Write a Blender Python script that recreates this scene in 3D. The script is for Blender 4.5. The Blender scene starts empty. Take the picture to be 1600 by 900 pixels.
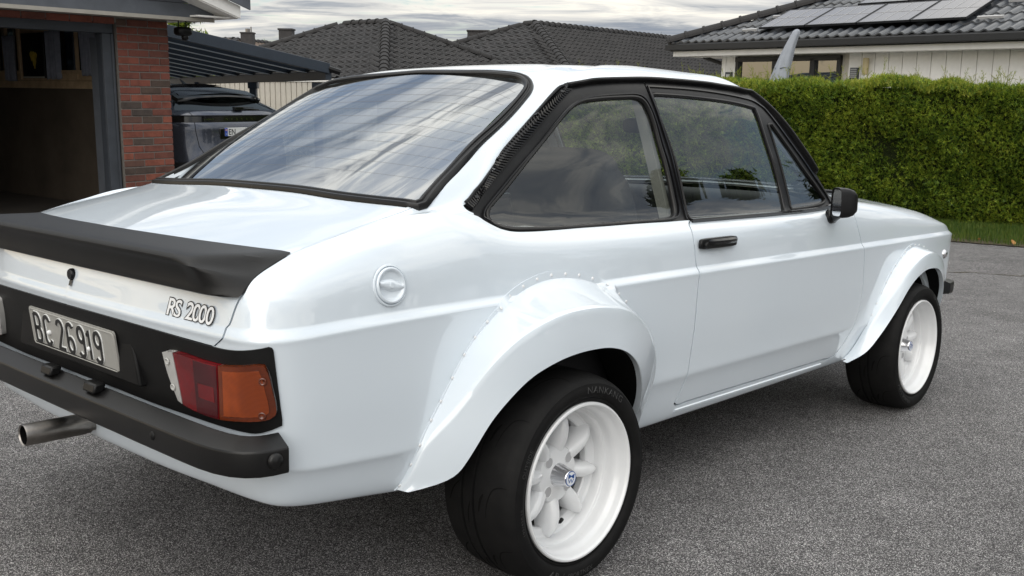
import bpy, bmesh, math, random
import numpy as np
from mathutils import Matrix, Vector
from mathutils.geometry import delaunay_2d_cdt
random.seed(7); rng=np.random.default_rng(7)
SC=bpy.context.scene
COL=SC.collection
# ---------------------------------------------------------------- camera
CAMZ=1.7
cd=bpy.data.cameras.new('camera'); cam=bpy.data.objects.new('camera',cd); COL.objects.link(cam)
cd.sensor_width=36.0; cd.lens=36.0*1575.86/1600.0; cd.clip_start=.05; cd.clip_end=2000
pitch,roll=math.radians(11.0),math.radians(.755)
fw=Vector((0,math.cos(pitch),-math.sin(pitch))); rt=Vector((1,0,0)); up=rt.cross(fw)
r2=rt*math.cos(roll)+up*math.sin(roll); u2=-rt*math.sin(roll)+up*math.cos(roll)
cam.matrix_world=Matrix(((r2.x,u2.x,-fw.x,0),(r2.y,u2.y,-fw.y,0),(r2.z,u2.z,-fw.z,CAMZ),(0,0,0,1)))
SC.camera=cam
# ---------------------------------------------------------------- sky and sun
SUN_EL,SUN_AZ=math.radians(30),math.radians(196)      # azimuth clockwise from +Y
w=bpy.data.worlds.new('World'); SC.world=w; w.use_nodes=True
nt=w.node_tree; N=nt.nodes; L=nt.links; N.clear()
def nn(t,**k):
    n=N.new(t)
    for a,b in k.items(): setattr(n,a,b)
    return n
def mathn(op,a,b=None,c=None):
    n=nn('ShaderNodeMath',operation=op)
    for i,v in enumerate((a,b,c)):
        if v is None: continue
        if isinstance(v,(int,float)): n.inputs[i].default_value=v
        else: L.new(v,n.inputs[i])
    return n.outputs[0]
def mixc(f,a,b,blend='MIX'):
    n=nn('ShaderNodeMix',data_type='RGBA',blend_type=blend)
    if isinstance(f,(int,float)): n.inputs[0].default_value=f
    else: L.new(f,n.inputs[0])
    for i,v in ((6,a),(7,b)):
        if isinstance(v,(tuple,list)): n.inputs[i].default_value=(*v,1)
        else: L.new(v,n.inputs[i])
    return n.outputs[2]
def ramp(x,stops):
    n=nn('ShaderNodeValToRGB'); L.new(x,n.inputs[0]); e=n.color_ramp.elements
    while len(e)<len(stops): e.new(.5)
    for k,(p,c) in enumerate(stops):
        e[k].position=p; e[k].color=(c,c,c,1) if isinstance(c,(int,float)) else (*c,1)
    return n.outputs[0]
sky=nn('ShaderNodeTexSky',sky_type='NISHITA',sun_disc=False,sun_elevation=SUN_EL,sun_rotation=SUN_AZ,altitude=50,dust_density=2.0)
tc=nn('ShaderNodeTexCoord'); sp=nn('ShaderNodeSeparateXYZ'); L.new(tc.outputs['Generated'],sp.inputs[0])
zc=mathn('MAXIMUM',sp.outputs[2],0.0)
den=mathn('ADD',zc,.16)
cb=nn('ShaderNodeCombineXYZ')
L.new(mathn('DIVIDE',sp.outputs[0],den),cb.inputs[0]); L.new(mathn('DIVIDE',sp.outputs[1],den),cb.inputs[1])
mp=nn('ShaderNodeMapping'); mp.inputs['Rotation'].default_value=(0,0,math.radians(25)); mp.inputs['Scale'].default_value=(.55,1.5,1)
L.new(cb.outputs[0],mp.inputs[0])
def noise(vec,scale,detail,rough,dist=0.0,off=0.0):
    n=nn('ShaderNodeTexNoise'); n.inputs['Scale'].default_value=scale; n.inputs['Detail'].default_value=detail
    n.inputs['Roughness'].default_value=rough; n.inputs['Distortion'].default_value=dist
    if off:
        a=nn('ShaderNodeVectorMath',operation='ADD'); a.inputs[1].default_value=(off,off*.7,off*.3); L.new(vec,a.inputs[0]); vec=a.outputs[0]
    L.new(vec,n.inputs['Vector']); return n.outputs['Fac']
n1=noise(mp.outputs[0],1.1,7,.58,.7); n2=noise(mp.outputs[0],3.0,7,.62,1.1,3.7); n3=noise(mp.outputs[0],.45,3,.5,.3,9.1)
tone=ramp(mathn('ADD',mathn('MULTIPLY',n1,.55),mathn('MULTIPLY',n2,.45)),[(.40,(.36,.41,.49)),(.46,(.55,.58,.62)),(.50,(.84,.84,.82)),(.54,(1.02,1.00,.95)),(.60,(1.36,1.30,1.15))])
gap=ramp(mathn('ADD',mathn('MULTIPLY',n3,.6),mathn('MULTIPLY',n2,.4)),[(.54,0.0),(.585,.8)])
warm=mathn('MULTIPLY',ramp(mathn('MULTIPLY',sp.outputs[0],-1.0),[(.70,0.0),(.97,1.0)]),ramp(zc,[(.05,1.0),(.26,0.0)]))      # evening light low in the west
tone=mixc(warm,tone,(1.75,1.42,.95))
cie=mathn('MULTIPLY_ADD',zc,1.30,.54)                        # overcast: brighter overhead than at the horizon
cl=nn('ShaderNodeVectorMath',operation='SCALE'); L.new(tone,cl.inputs[0]); L.new(mathn('MULTIPLY',cie,10.0),cl.inputs[3])
skyc=mixc(gap,cl.outputs[0],sky.outputs[0])
bg=nn('ShaderNodeBackground'); bg.inputs[1].default_value=.1; L.new(skyc,bg.inputs[0])
wo=nn('ShaderNodeOutputWorld'); L.new(bg.outputs[0],wo.inputs[0])
sl=bpy.data.lights.new('sun','SUN'); sl.energy=.95; sl.angle=math.radians(50); sl.color=(1,.96,.90)
so=bpy.data.objects.new('sun',sl); COL.objects.link(so)
sd=Vector((math.sin(SUN_AZ)*math.cos(SUN_EL),math.cos(SUN_AZ)*math.cos(SUN_EL),math.sin(SUN_EL)))
so.rotation_euler=sd.to_track_quat('Z','Y').to_euler(); so.location=sd*60
SC.view_settings.view_transform='Standard'; SC.view_settings.look='None'; SC.view_settings.exposure=0.38; SC.view_settings.gamma=1
# ---------------------------------------------------------------- materials
class MatB:
    def __init__(s,name):
        s.m=bpy.data.materials.new(name); s.m.use_nodes=True; s.t=s.m.node_tree; s.t.nodes.clear()
        s.out=s.n('ShaderNodeOutputMaterial'); s.p=s.n('ShaderNodeBsdfPrincipled'); s.l(s.p.outputs[0],s.out.inputs[0])
    def n(s,t,**k):
        x=s.t.nodes.new(t)
        for a,b in k.items(): setattr(x,a,b)
        return x
    def l(s,a,b): s.t.links.new(a,b)
    def set(s,**k):
        for a,b in k.items():
            i=s.p.inputs[a.replace('_',' ')]
            i.default_value=(*b,1) if isinstance(b,tuple) and len(b)==3 else b
        return s
    def coord(s,kind='Object',scale=(1,1,1)):
        t=s.n('ShaderNodeTexCoord'); m=s.n('ShaderNodeMapping'); m.inputs['Scale'].default_value=scale; s.l(t.outputs[kind],m.inputs[0]); return m.outputs[0]
    def noise(s,vec,scale,detail=3,rough=.5,dist=0):
        x=s.n('ShaderNodeTexNoise'); x.inputs['Scale'].default_value=scale; x.inputs['Detail'].default_value=detail; x.inputs['Roughness'].default_value=rough; x.inputs['Distortion'].default_value=dist
        s.l(vec,x.inputs['Vector']); return x.outputs['Fac']
    def ramp(s,x,stops):
        r=s.n('ShaderNodeValToRGB'); s.l(x,r.inputs[0]); e=r.color_ramp.elements
        while len(e)<len(stops): e.new(.5)
        for k,(p,c) in enumerate(stops):
            e[k].position=p; e[k].color=(c,c,c,1) if isinstance(c,(int,float)) else (*c,1)
        return r.outputs[0]
    def mix(s,f,a,b,blend='MIX'):
        x=s.n('ShaderNodeMix',data_type='RGBA',blend_type=blend)
        for i,v in ((0,f),(6,a),(7,b)):
            if isinstance(v,(int,float)): x.inputs[i].default_value=v
            elif isinstance(v,tuple): x.inputs[i].default_value=(*v,1)
            else: s.l(v,x.inputs[i])
        return x.outputs[2]
    def math(s,op,a,b):
        x=s.n('ShaderNodeMath',operation=op)
        for i,v in enumerate((a,b)):
            if isinstance(v,(int,float)): x.inputs[i].default_value=v
            else: s.l(v,x.inputs[i])
        return x.outputs[0]
    def bump(s,h,strength=.3,dist=.01):
        b=s.n('ShaderNodeBump'); b.inputs['Strength'].default_value=strength; b.inputs['Distance'].default_value=dist; s.l(h,b.inputs['Height']); s.l(b.outputs[0],s.p.inputs['Normal']); return b
    def col(s,c): s.l(c,s.p.inputs['Base Color'])
MT={}
def simple(name,c,rough=.5,metal=0.0,coat=0.0,var=.0,vscale=8,bump=0,bscale=200,spec=.5,kind='Object'):
    b=MatB(name); b.set(Base_Color=c,Roughness=rough,Metallic=metal,Specular_IOR_Level=spec)
    if coat: b.set(Coat_Weight=coat,Coat_Roughness=.03)
    if var or bump: v=b.coord(kind)
    if var:
        f=b.noise(v,vscale,4,.6); r=b.ramp(f,[(.3,tuple(x*(1-var) for x in c)),(.7,tuple(min(1,x*(1+var)) for x in c))]); b.col(r)
    if bump: b.bump(b.noise(v,bscale,3,.6),bump,.002)
    MT[name]=b.m; return b.m
def build_mats():
    b=MatB('white_paint'); b.set(Roughness=.32,Coat_Weight=1.0,Coat_Roughness=.012,Coat_IOR=1.75)
    v=b.coord(); f=b.noise(v,1.7,3,.5); b.col(b.ramp(f,[(.3,(.625,.690,.750)),(.7,(.655,.715,.770))]))
    b.l(b.ramp(b.noise(v,30,4,.6),[(.4,.30),(.7,.38)]),b.p.inputs['Roughness']); MT['white_paint']=b.m
    simple('wheel_white',(.73,.74,.75),.28,coat=.6,var=.02,vscale=20)
    simple('black_satin',(.006,.006,.0065),.34,spec=.26,var=.25,vscale=30,bump=.05,bscale=900)
    simple('black_matte',(.005,.005,.0053),.5,spec=.22,var=.3,vscale=12,bump=.12,bscale=1200)
    simple('black_gloss',(.008,.008,.009),.16,coat=.25,spec=.2)
    simple('rubber_seal',(.008,.0078,.0078),.32,spec=.35,var=.2,vscale=40)
    simple('spoiler_black',(.006,.0058,.0058),.46,var=.35,vscale=7,bump=.22,bscale=700,spec=.35)
    simple('bumper_black',(.0040,.0038,.0040),.36,spec=.38,var=.2,vscale=9)
    simple('dark_inner',(.004,.004,.004),.9,spec=.1)
    simple('seat_black',(.012,.012,.014),.8,var=.2,vscale=12)
    simple('trim_grey',(.16,.16,.165),.6,var=.1)
    simple('headliner',(.30,.29,.27),.8,var=.1)
    simple('chrome',(.72,.72,.74),.12,metal=1.0,var=.04)
    simple('steel_dark',(.30,.28,.26),.30,metal=1.0,var=.2,vscale=25)
    simple('disc_metal',(.07,.068,.065),.5,metal=.5,var=.2,vscale=40)
    simple('plate_grey',(.30,.295,.275),.45,var=.04,vscale=60)
    simple('letter_black',(.012,.012,.012),.45)
    simple('letter_white',(.78,.79,.80),.35)
    simple('tyre_letter',(.034,.034,.034),.6)
    simple('lug_grey',(.40,.40,.41),.5)
    simple('logo_white',(.75,.77,.8),.3)
    simple('logo_blue',(.02,.09,.32),.35)
    simple('reflection_white',(.62,.64,.64),.55,var=.04)
    b=MatB('tyre_rubber'); b.set(Roughness=.62,Specular_IOR_Level=.10); v=b.coord()
    b.col(b.ramp(b.noise(v,14,5,.65),[(.3,(.007,.007,.0073)),(.62,(.011,.0108,.0108)),(.8,(.018,.0175,.017))])); b.bump(b.noise(v,420,4,.7),.25,.001); MT['tyre_rubber']=b.m
    # lamp lenses: ribbed plastic
    for nm,c,c2 in (('lens_red',(.20,.004,.008),(.07,.002,.004)),('lens_amber',(.36,.062,.005),(.11,.018,.003)),('lens_clear',(.50,.50,.48),(.26,.25,.25)),('lens_red_dark',(.075,.003,.007),(.030,.0015,.003)),('lens_amber_dark',(.16,.026,.003),(.06,.010,.002))):
        b=MatB(nm); b.set(Roughness=.14,Coat_Weight=.5,Coat_Roughness=.02); v=b.coord('Object',(1,1,1))
        wv=b.n('ShaderNodeTexWave',wave_type='BANDS',bands_direction='Z'); wv.inputs['Scale'].default_value=120; wv.inputs['Distortion'].default_value=1.5; b.l(v,wv.inputs[0])
        f2=b.noise(v,13,2,.5); b.col(b.mix(b.math('MULTIPLY',b.math('ADD',wv.outputs['Fac'],b.ramp(f2,[(.35,0.0),(.65,1.0)])),.5),c2,c)); b.bump(wv.outputs['Fac'],.2,.001); MT[nm]=b.m
    # window glass: thin pane, reflection rises towards grazing
    for nm,tint,base,tr in (('car_glass',(.80,.84,.82),.07,1.0),('rear_glass',(.22,.24,.22),.37,1.0),('house_glass',(.10,.12,.13),.22,1.0)):
        m=bpy.data.materials.new(nm); m.use_nodes=True; t=m.node_tree; t.nodes.clear()
        o=t.nodes.new('ShaderNodeOutputMaterial'); g=t.nodes.new('ShaderNodeBsdfGlossy'); g.inputs['Roughness'].default_value=.004; g.inputs['Color'].default_value=(.95,.97,.98,1)
        tr_=t.nodes.new('ShaderNodeBsdfTransparent'); tr_.inputs[0].default_value=(*tint,1)
        lw=t.nodes.new('ShaderNodeLayerWeight'); lw.inputs[0].default_value=.5
        pw=t.nodes.new('ShaderNodeMath'); pw.operation='POWER'; t.links.new(lw.outputs['Facing'],pw.inputs[0]); pw.inputs[1].default_value=3.6
        ma=t.nodes.new('ShaderNodeMath'); ma.operation='MULTIPLY_ADD'; t.links.new(pw.outputs[0],ma.inputs[0]); ma.inputs[1].default_value=1-base; ma.inputs[2].default_value=base
        mx=t.nodes.new('ShaderNodeMixShader'); t.links.new(ma.outputs[0],mx.inputs[0]); t.links.new(tr_.outputs[0],mx.inputs[1]); t.links.new(g.outputs[0],mx.inputs[2]); t.links.new(mx.outputs[0],o.inputs[0]); MT[nm]=m
        if nm=='rear_glass':      # faint waviness of toughened glass
            tcn=t.nodes.new('ShaderNodeTexCoord'); nz=t.nodes.new('ShaderNodeTexNoise'); nz.inputs['Scale'].default_value=2.2; nz.inputs['Detail'].default_value=1; t.links.new(tcn.outputs['Object'],nz.inputs['Vector'])
            bp=t.nodes.new('ShaderNodeBump'); bp.inputs['Strength'].default_value=.06; bp.inputs['Distance'].default_value=.05; t.links.new(nz.outputs['Fac'],bp.inputs['Height']); t.links.new(bp.outputs[0],g.inputs['Normal'])
    # asphalt
    b=MatB('asphalt'); v=b.coord(); b.set(Roughness=.88,Specular_IOR_Level=.25)
    vo=b.n('ShaderNodeTexVoronoi',feature='F1'); vo.inputs['Scale'].default_value=330; vo.inputs['Randomness'].default_value=1; b.l(v,vo.inputs['Vector'])
    sx=b.n('ShaderNodeSeparateColor'); b.l(vo.outputs['Color'],sx.inputs[0])
    stone=b.ramp(sx.outputs[0],[(0,(.085,.082,.084)),(.35,(.18,.173,.175)),(.65,(.33,.318,.320)),(.86,(.56,.545,.54)),(.97,(.86,.84,.82))])
    edge=b.ramp(vo.outputs['Distance'],[(.25,1.0),(.62,.22)])
    c=b.mix(1.0,stone,edge,'MULTIPLY')
    fine=b.ramp(b.noise(v,520,3,.6),[(.35,.55),(.7,1.35)]); c=b.mix(.8,c,fine,'MULTIPLY')
    big=b.ramp(b.noise(v,.55,5,.6,.4),[(.3,1.05),(.7,1.42)]); c=b.mix(1.0,c,big,'MULTIPLY')
    mid=b.ramp(b.noise(v,6,4,.6),[(.3,.85),(.7,1.12)]); c=b.mix(1.0,c,mid,'MULTIPLY')
    st_=b.ramp(b.noise(v,1.3,6,.75,1.2),[(.50,1.0),(.60,.86),(.66,1.0)]); c=b.mix(1.0,c,st_,'MULTIPLY'); b.col(c); h=b.math('SUBTRACT',b.math('MULTIPLY',sx.outputs[0],.6),vo.outputs['Distance']); b.bump(h,.8,.004); MT['asphalt']=b.m
    b=MatB('soil'); v=b.coord(); b.set(Roughness=.95); b.col(b.ramp(b.noise(v,9,6,.7),[(.3,(.03,.024,.014)),(.7,(.085,.065,.035))])); b.bump(b.noise(v,60,5,.7),.6,.02); MT['soil']=b.m
    def leaf(nm,stops,pos=True,tr=.25):
        b=MatB(nm); g=b.n('ShaderNodeNewGeometry'); v=b.coord()
        f=b.math('ADD',b.math('MULTIPLY',g.outputs['Random Per Island'],.45),b.math('MULTIPLY',b.noise(v,2.2,3,.6),.62))
        b.col(b.ramp(f,stops)); b.set(Roughness=.55,Specular_IOR_Level=.3)
        tl=b.n('ShaderNodeBsdfTranslucent'); b.l(b.p.inputs['Base Color'].links[0].from_socket,tl.inputs[0])
        mx=b.n('ShaderNodeMixShader'); mx.inputs[0].default_value=tr; b.l(b.p.outputs[0],mx.inputs[1]); b.l(tl.outputs[0],mx.inputs[2]); b.l(mx.outputs[0],b.out.inputs[0]); MT[nm]=b.m
    leaf('thuja',[(.25,(.022,.050,.008)),(.42,(.080,.150,.018)),(.58,(.185,.270,.026)),(.80,(.38,.42,.045))])
    leaf('thuja_tip',[(.25,(.15,.20,.02)),(.6,(.28,.31,.035)),(.85,(.42,.40,.09))],tr=.4)
    leaf('grass',[(.2,(.025,.055,.008)),(.5,(.06,.11,.014)),(.8,(.13,.16,.03))],tr=.3)
    leaf('pine',[(.2,(.008,.018,.006)),(.5,(.018,.036,.010)),(.8,(.04,.06,.018))],tr=.1)
    leaf('dry_leaf',[(.2,(.25,.09,.03)),(.8,(.5,.28,.09))],tr=.2)
    simple('pale_stone',(.42,.41,.39),.85,var=.12,vscale=2)
    simple('bark',(.07,.05,.035),.9,var=.3,vscale=20,bump=.6,bscale=40)
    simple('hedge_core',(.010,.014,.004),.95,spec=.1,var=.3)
    # brick pieces: colour by island so each brick differs
    b=MatB('brick'); o=b.n('ShaderNodeObjectInfo'); v=b.coord('Object'); b.set(Roughness=.85)
    c1=b.ramp(o.outputs['Random'],[(0,(.060,.048,.042)),(.09,(.085,.055,.042)),(.16,(.12,.046,.033)),(.5,(.185,.056,.038)),(.8,(.235,.072,.044)),(1,(.14,.050,.037))]); 
    ad=b.n('ShaderNodeVectorMath',operation='ADD'); b.l(v,ad.inputs[0]); b.l(o.outputs['Location'],ad.inputs[1])
    st=b.ramp(b.noise(ad.outputs[0],7,5,.65,.3),[(.3,.50),(.55,1.0),(.75,1.15)]); c1=b.mix(.85,c1,st,'MULTIPLY'); b.col(c1); b.bump(b.noise(ad.outputs[0],60,5,.7),.7,.006); MT['brick']=b.m
    simple('mortar',(.15,.138,.125),.95,var=.2,vscale=30,bump=.5,bscale=90)
    simple('grey_board',(.095,.105,.122),.7,var=.14,vscale=5,bump=.2,bscale=60)
    simple('frame_slate',(.038,.044,.054),.6,var=.15,vscale=8)
    simple('cream_board',(.50,.47,.41),.7,var=.08,vscale=6)
    simple('white_board',(.80,.79,.76),.6,var=.06,vscale=5)
    simple('soffit',(.36,.34,.30),.8,var=.1)
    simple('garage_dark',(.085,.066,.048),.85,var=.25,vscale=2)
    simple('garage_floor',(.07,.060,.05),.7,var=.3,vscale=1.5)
    simple('pine_board',(.46,.33,.20),.6,var=.18,vscale=9)
    simple('curtain_grey',(.22,.235,.285),.9,var=.15,vscale=15)
    simple('poster_black',(.010,.010,.010),.4); simple('poster_yellow',(.55,.40,.06),.5,var=.3,vscale=20); simple('poster_green',(.06,.09,.06),.6,var=.3,vscale=20)
    simple('door_metal',(.42,.44,.46),.5,var=.05)
    simple('carport_metal',(.030,.040,.056),.45,var=.12,vscale=4)
    simple('carport_strip',(.62,.66,.70),.4)
    b=MatB('carport_sheet'); b.set(Base_Color=(.045,.065,.085),Roughness=.5); tl=b.n('ShaderNodeBsdfTranslucent'); tl.inputs[0].default_value=(.30,.36,.42,1); mx=b.n('ShaderNodeMixShader'); mx.inputs[0].default_value=.30; b.l(b.p.outputs[0],mx.inputs[1]); b.l(tl.outputs[0],mx.inputs[2]); b.l(mx.outputs[0],b.out.inputs[0]); MT['carport_sheet']=b.m
    simple('gutter_black',(.014,.015,.017),.45,var=.15)
    b=MatB('roof_tile'); g=b.n('ShaderNodeNewGeometry'); v=b.coord(); f=b.math('ADD',b.math('MULTIPLY',g.outputs['Random Per Island'],.5),b.math('MULTIPLY',b.noise(v,.8,4,.6),.5))
    b.col(b.ramp(f,[(.25,(.008,.0075,.0078)),(.75,(.018,.0165,.0168))])); b.set(Roughness=.75); b.bump(b.noise(v,60,4,.7),.3,.01); MT['roof_tile']=b.m
    b=MatB('roof_tile_brown'); g=b.n('ShaderNodeNewGeometry'); b.col(b.ramp(g.outputs['Random Per Island'],[(0,(.10,.075,.06)),(1,(.17,.13,.105))])); b.set(Roughness=.8); MT['roof_tile_brown']=b.m
    b=MatB('glazed_tile'); v=b.coord(); b.col(b.ramp(b.noise(v,3,4,.6),[(.3,(.028,.032,.038)),(.7,(.045,.050,.058))])); b.set(Roughness=.30,Specular_IOR_Level=.6); MT['glazed_tile']=b.m
    # solar panel: cells
    b=MatB('solar_cell'); v=b.coord('Object'); br=b.n('ShaderNodeTexBrick'); br.offset=0; br.inputs['Scale'].default_value=1; br.inputs['Brick Width'].default_value=.166; br.inputs['Row Height'].default_value=.083; br.inputs['Mortar Size'].default_value=.0025
    br.inputs['Color1'].default_value=(.055,.055,.068,1); br.inputs['Color2'].default_value=(.062,.060,.072,1); br.inputs['Mortar'].default_value=(.13,.13,.15,1); b.l(v,br.inputs['Vector']); b.col(br.outputs['Color']); b.set(Roughness=.2,Coat_Weight=.35); MT['solar_cell']=b.m
    simple('panel_line',(.42,.42,.42),.4); simple('cover_grey',(.27,.29,.33),.75,var=.08,vscale=10,bump=.2,bscale=30)
    simple('lamp_cream',(.50,.42,.24),.5); simple('brick_pipe',(.5,.5,.48),.5); simple('chimney_dark',(.045,.042,.042),.85,var=.2)
    simple('suv_paint',(.060,.068,.092),.25,metal=.6,coat=1.0,var=.05); simple('suv_black',(.006,.006,.007),.12,coat=.6); simple('suv_plastic',(.012,.012,.013),.6)
    simple('plate_white',(.7,.71,.7),.4); simple('plate_blue',(.03,.09,.42),.4); simple('flag_red',(.5,.03,.04),.4)
    simple('suv_reflect',(.20,.26,.17),.3)
build_mats()
# ---------------------------------------------------------------- mesh helpers
def link(me,name,parent=None,mat=None,**props):
    o=bpy.data.objects.new(name,me); COL.objects.link(o)
    if mat is not None:
        for m in (mat if isinstance(mat,(list,tuple)) else [mat]): me.materials.append(MT[m])
    if parent is not None: o.parent=parent
    for k,v in props.items(): o[k]=v
    return o
def empty(name,loc=(0,0,0),rotz=0.0,parent=None,**props):
    o=bpy.data.objects.new(name,None); COL.objects.link(o); o.location=loc; o.rotation_euler=(0,0,rotz); o.empty_display_size=.2
    if parent is not None: o.parent=parent
    for k,v in props.items(): o[k]=v
    return o
class MB:
    """collects vertices and faces, then links them as one mesh object"""
    def __init__(s): s.v=[]; s.f=[]; s.mi=[]; s.n=0
    def add(s,v,f,mi=0):
        v=[tuple(float(c) for c in p) for p in v]; s.v+=v; s.f+=[tuple(i+s.n for i in q) for q in f]; s.mi+=[mi]*len(f); s.n+=len(v); return s
    def box(s,c,h,R=None,mi=0):
        """c centre, h half sizes, R optional 3x3 rows = local axes"""
        R=np.eye(3) if R is None else np.asarray(R,float); c=np.asarray(c,float)
        v=[c+R.T@np.array([sx*h[0],sy*h[1],sz*h[2]]) for sx in(-1,1) for sy in(-1,1) for sz in(-1,1)]
        f=[(0,1,3,2),(4,6,7,5),(0,4,5,1),(2,3,7,6),(0,2,6,4),(1,5,7,3)]
        return s.add(v,f,mi)
    def bar(s,a,b,wd,ht,upv=(0,0,1),mi=0):
        a=np.asarray(a,float); b=np.asarray(b,float); d=b-a; l=np.linalg.norm(d); d/=l; u=np.asarray(upv,float); x=np.cross(d,u); x/=np.linalg.norm(x); u=np.cross(x,d)
        return s.box((a+b)/2,(l/2,wd/2,ht/2),[d,x,u],mi)
    def tube(s,path,r,n=8,cap=True,mi=0):
        P=[np.asarray(p,float) for p in path]; rs=r if hasattr(r,'__len__') else [r]*len(P); V=[];F=[]; x=None
        for i,p in enumerate(P):
            d=P[min(i+1,len(P)-1)]-P[max(i-1,0)]; d=d/np.linalg.norm(d)
            if x is None:
                x=np.cross(d,[0,0,1]); 
                if np.linalg.norm(x)<1e-3: x=np.cross(d,[1,0,0])
            x=x-d*np.dot(x,d); x/=np.linalg.norm(x); y=np.cross(d,x)
            for k in range(n):
                a=2*math.pi*k/n; V.append(p+rs[i]*(math.cos(a)*x+math.sin(a)*y))
        for i in range(len(P)-1):
            for k in range(n): F.append((i*n+k,i*n+(k+1)%n,(i+1)*n+(k+1)%n,(i+1)*n+k))
        if cap: F.append(tuple(range(n-1,-1,-1))); F.append(tuple((len(P)-1)*n+k for k in range(n)))
        return s.add(V,F,mi)
    def lathe(s,prof,n=48,axis='y',c=(0,0,0),a0=0,a1=2*math.pi,mi=0,flip=False):
        """prof: list of (radius, offset along axis)"""
        full=abs(a1-a0-2*math.pi)<1e-6; m=n if full else n+1; V=[];F=[]
        for i in range(m):
            a=a0+(a1-a0)*i/n; ca,sa=math.cos(a),math.sin(a)
            for (r,d) in prof:
                p={'y':(r*ca,d,r*sa),'x':(d,r*ca,r*sa),'z':(r*ca,r*sa,d)}[axis]; V.append((p[0]+c[0],p[1]+c[1],p[2]+c[2]))
        k=len(prof)
        for i in range(n):
            j=(i+1)%m
            for q in range(k-1):
                f=(i*k+q,i*k+q+1,j*k+q+1,j*k+q); F.append(f[::-1] if flip else f)
        return s.add(V,F,mi)
    def grid(s,P,mi=0,flip=False,closeu=False):
        """P: array (n,m,3)"""
        P=np.asarray(P,float); n,m=P.shape[:2]; F=[]
        for i in range(n if closeu else n-1):
            for j in range(m-1):
                f=(i*m+j,((i+1)%n)*m+j,((i+1)%n)*m+j+1,i*m+j+1); F.append(f[::-1] if flip else f)
        return s.add(P.reshape(-1,3),F,mi)
    def fan(s,pts,mi=0,flip=False):
        f=tuple(range(len(pts))); return s.add(pts,[f[::-1] if flip else f],mi)
    def build(s,name,mat,parent=None,smooth=False,bevel=0,sharp=None,**props):
        me=bpy.data.meshes.new(name); me.from_pydata(s.v,[],s.f); me.update()
        o=link(me,name,parent,mat,**props)
        if len(me.materials)>1: me.polygons.foreach_set('material_index',s.mi)
        if smooth:
            me.polygons.foreach_set('use_smooth',[True]*len(me.polygons))
            if sharp is not None: me.set_sharp_from_angle(angle=math.radians(sharp))
        if bevel:
            m=o.modifiers.new('b','BEVEL'); m.width=bevel; m.segments=2; m.limit_method='ANGLE'; m.angle_limit=math.radians(35); m.harden_normals=False
            me.polygons.foreach_set('use_smooth',[True]*len(me.polygons)); me.set_sharp_from_angle(angle=math.radians(35))
        return o
def rbox(mb,c,h,e=.28,R=None,nu=20,nv=12,mi=0):
    """rounded box (superellipsoid)"""
    sg=lambda t,p: math.copysign(abs(t)**p,t); R=np.eye(3) if R is None else np.asarray(R,float)
    P=np.zeros((nu,nv+1,3))
    for i in range(nu):
        for j in range(nv+1):
            a=2*math.pi*i/nu; b=-math.pi/2+math.pi*j/nv
            P[i,j]=np.asarray(c)+R.T@np.array([h[0]*sg(math.cos(b),e)*sg(math.cos(a),e),h[1]*sg(math.cos(b),e)*sg(math.sin(a),e),h[2]*sg(math.sin(b),e)])
    mb.grid(P,mi,closeu=True); return mb
_TX={}
def text_geo(s,size=1.0,offset=0.0,extrude=0.0,shear=0.0,spacing=1.0,res=4):
    """flat letters as (verts Nx3, faces); left edge and baseline at 0"""
    c=bpy.data.curves.new('t','FONT'); c.body=s; c.size=size; c.offset=offset; c.extrude=extrude; c.shear=shear; c.space_character=spacing; c.resolution_u=res
    o=bpy.data.objects.new('t',c); COL.objects.link(o); dg=bpy.context.evaluated_depsgraph_get(); dg.update()
    me=o.evaluated_get(dg).to_mesh(); v=np.array([tuple(x.co) for x in me.vertices]) if len(me.vertices) else np.zeros((0,3)); f=[tuple(p.vertices) for p in me.polygons]
    o.evaluated_get(dg).to_mesh_clear(); bpy.data.objects.remove(o); bpy.data.curves.remove(c)
    return v,f
def fit_text(s,wd,ht,**k):
    """letters scaled to exactly wd x ht, centred at 0"""
    v,f=text_geo(s,1.0,**k); lo,hi=v.min(0),v.max(0); v=v.copy()
    v[:,0]=(v[:,0]-(lo[0]+hi[0])/2)*wd/(hi[0]-lo[0]); v[:,1]=(v[:,1]-(lo[1]+hi[1])/2)*ht/(hi[1]-lo[1]); return v,f
def copy_tree(o,parent=None,**props):
    c=o.copy(); COL.objects.link(c); 
    if parent is not None: c.parent=parent
    for ch in list(o.children): copy_tree(ch,c)
    for k,v in props.items(): c[k]=v
    return c

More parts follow.
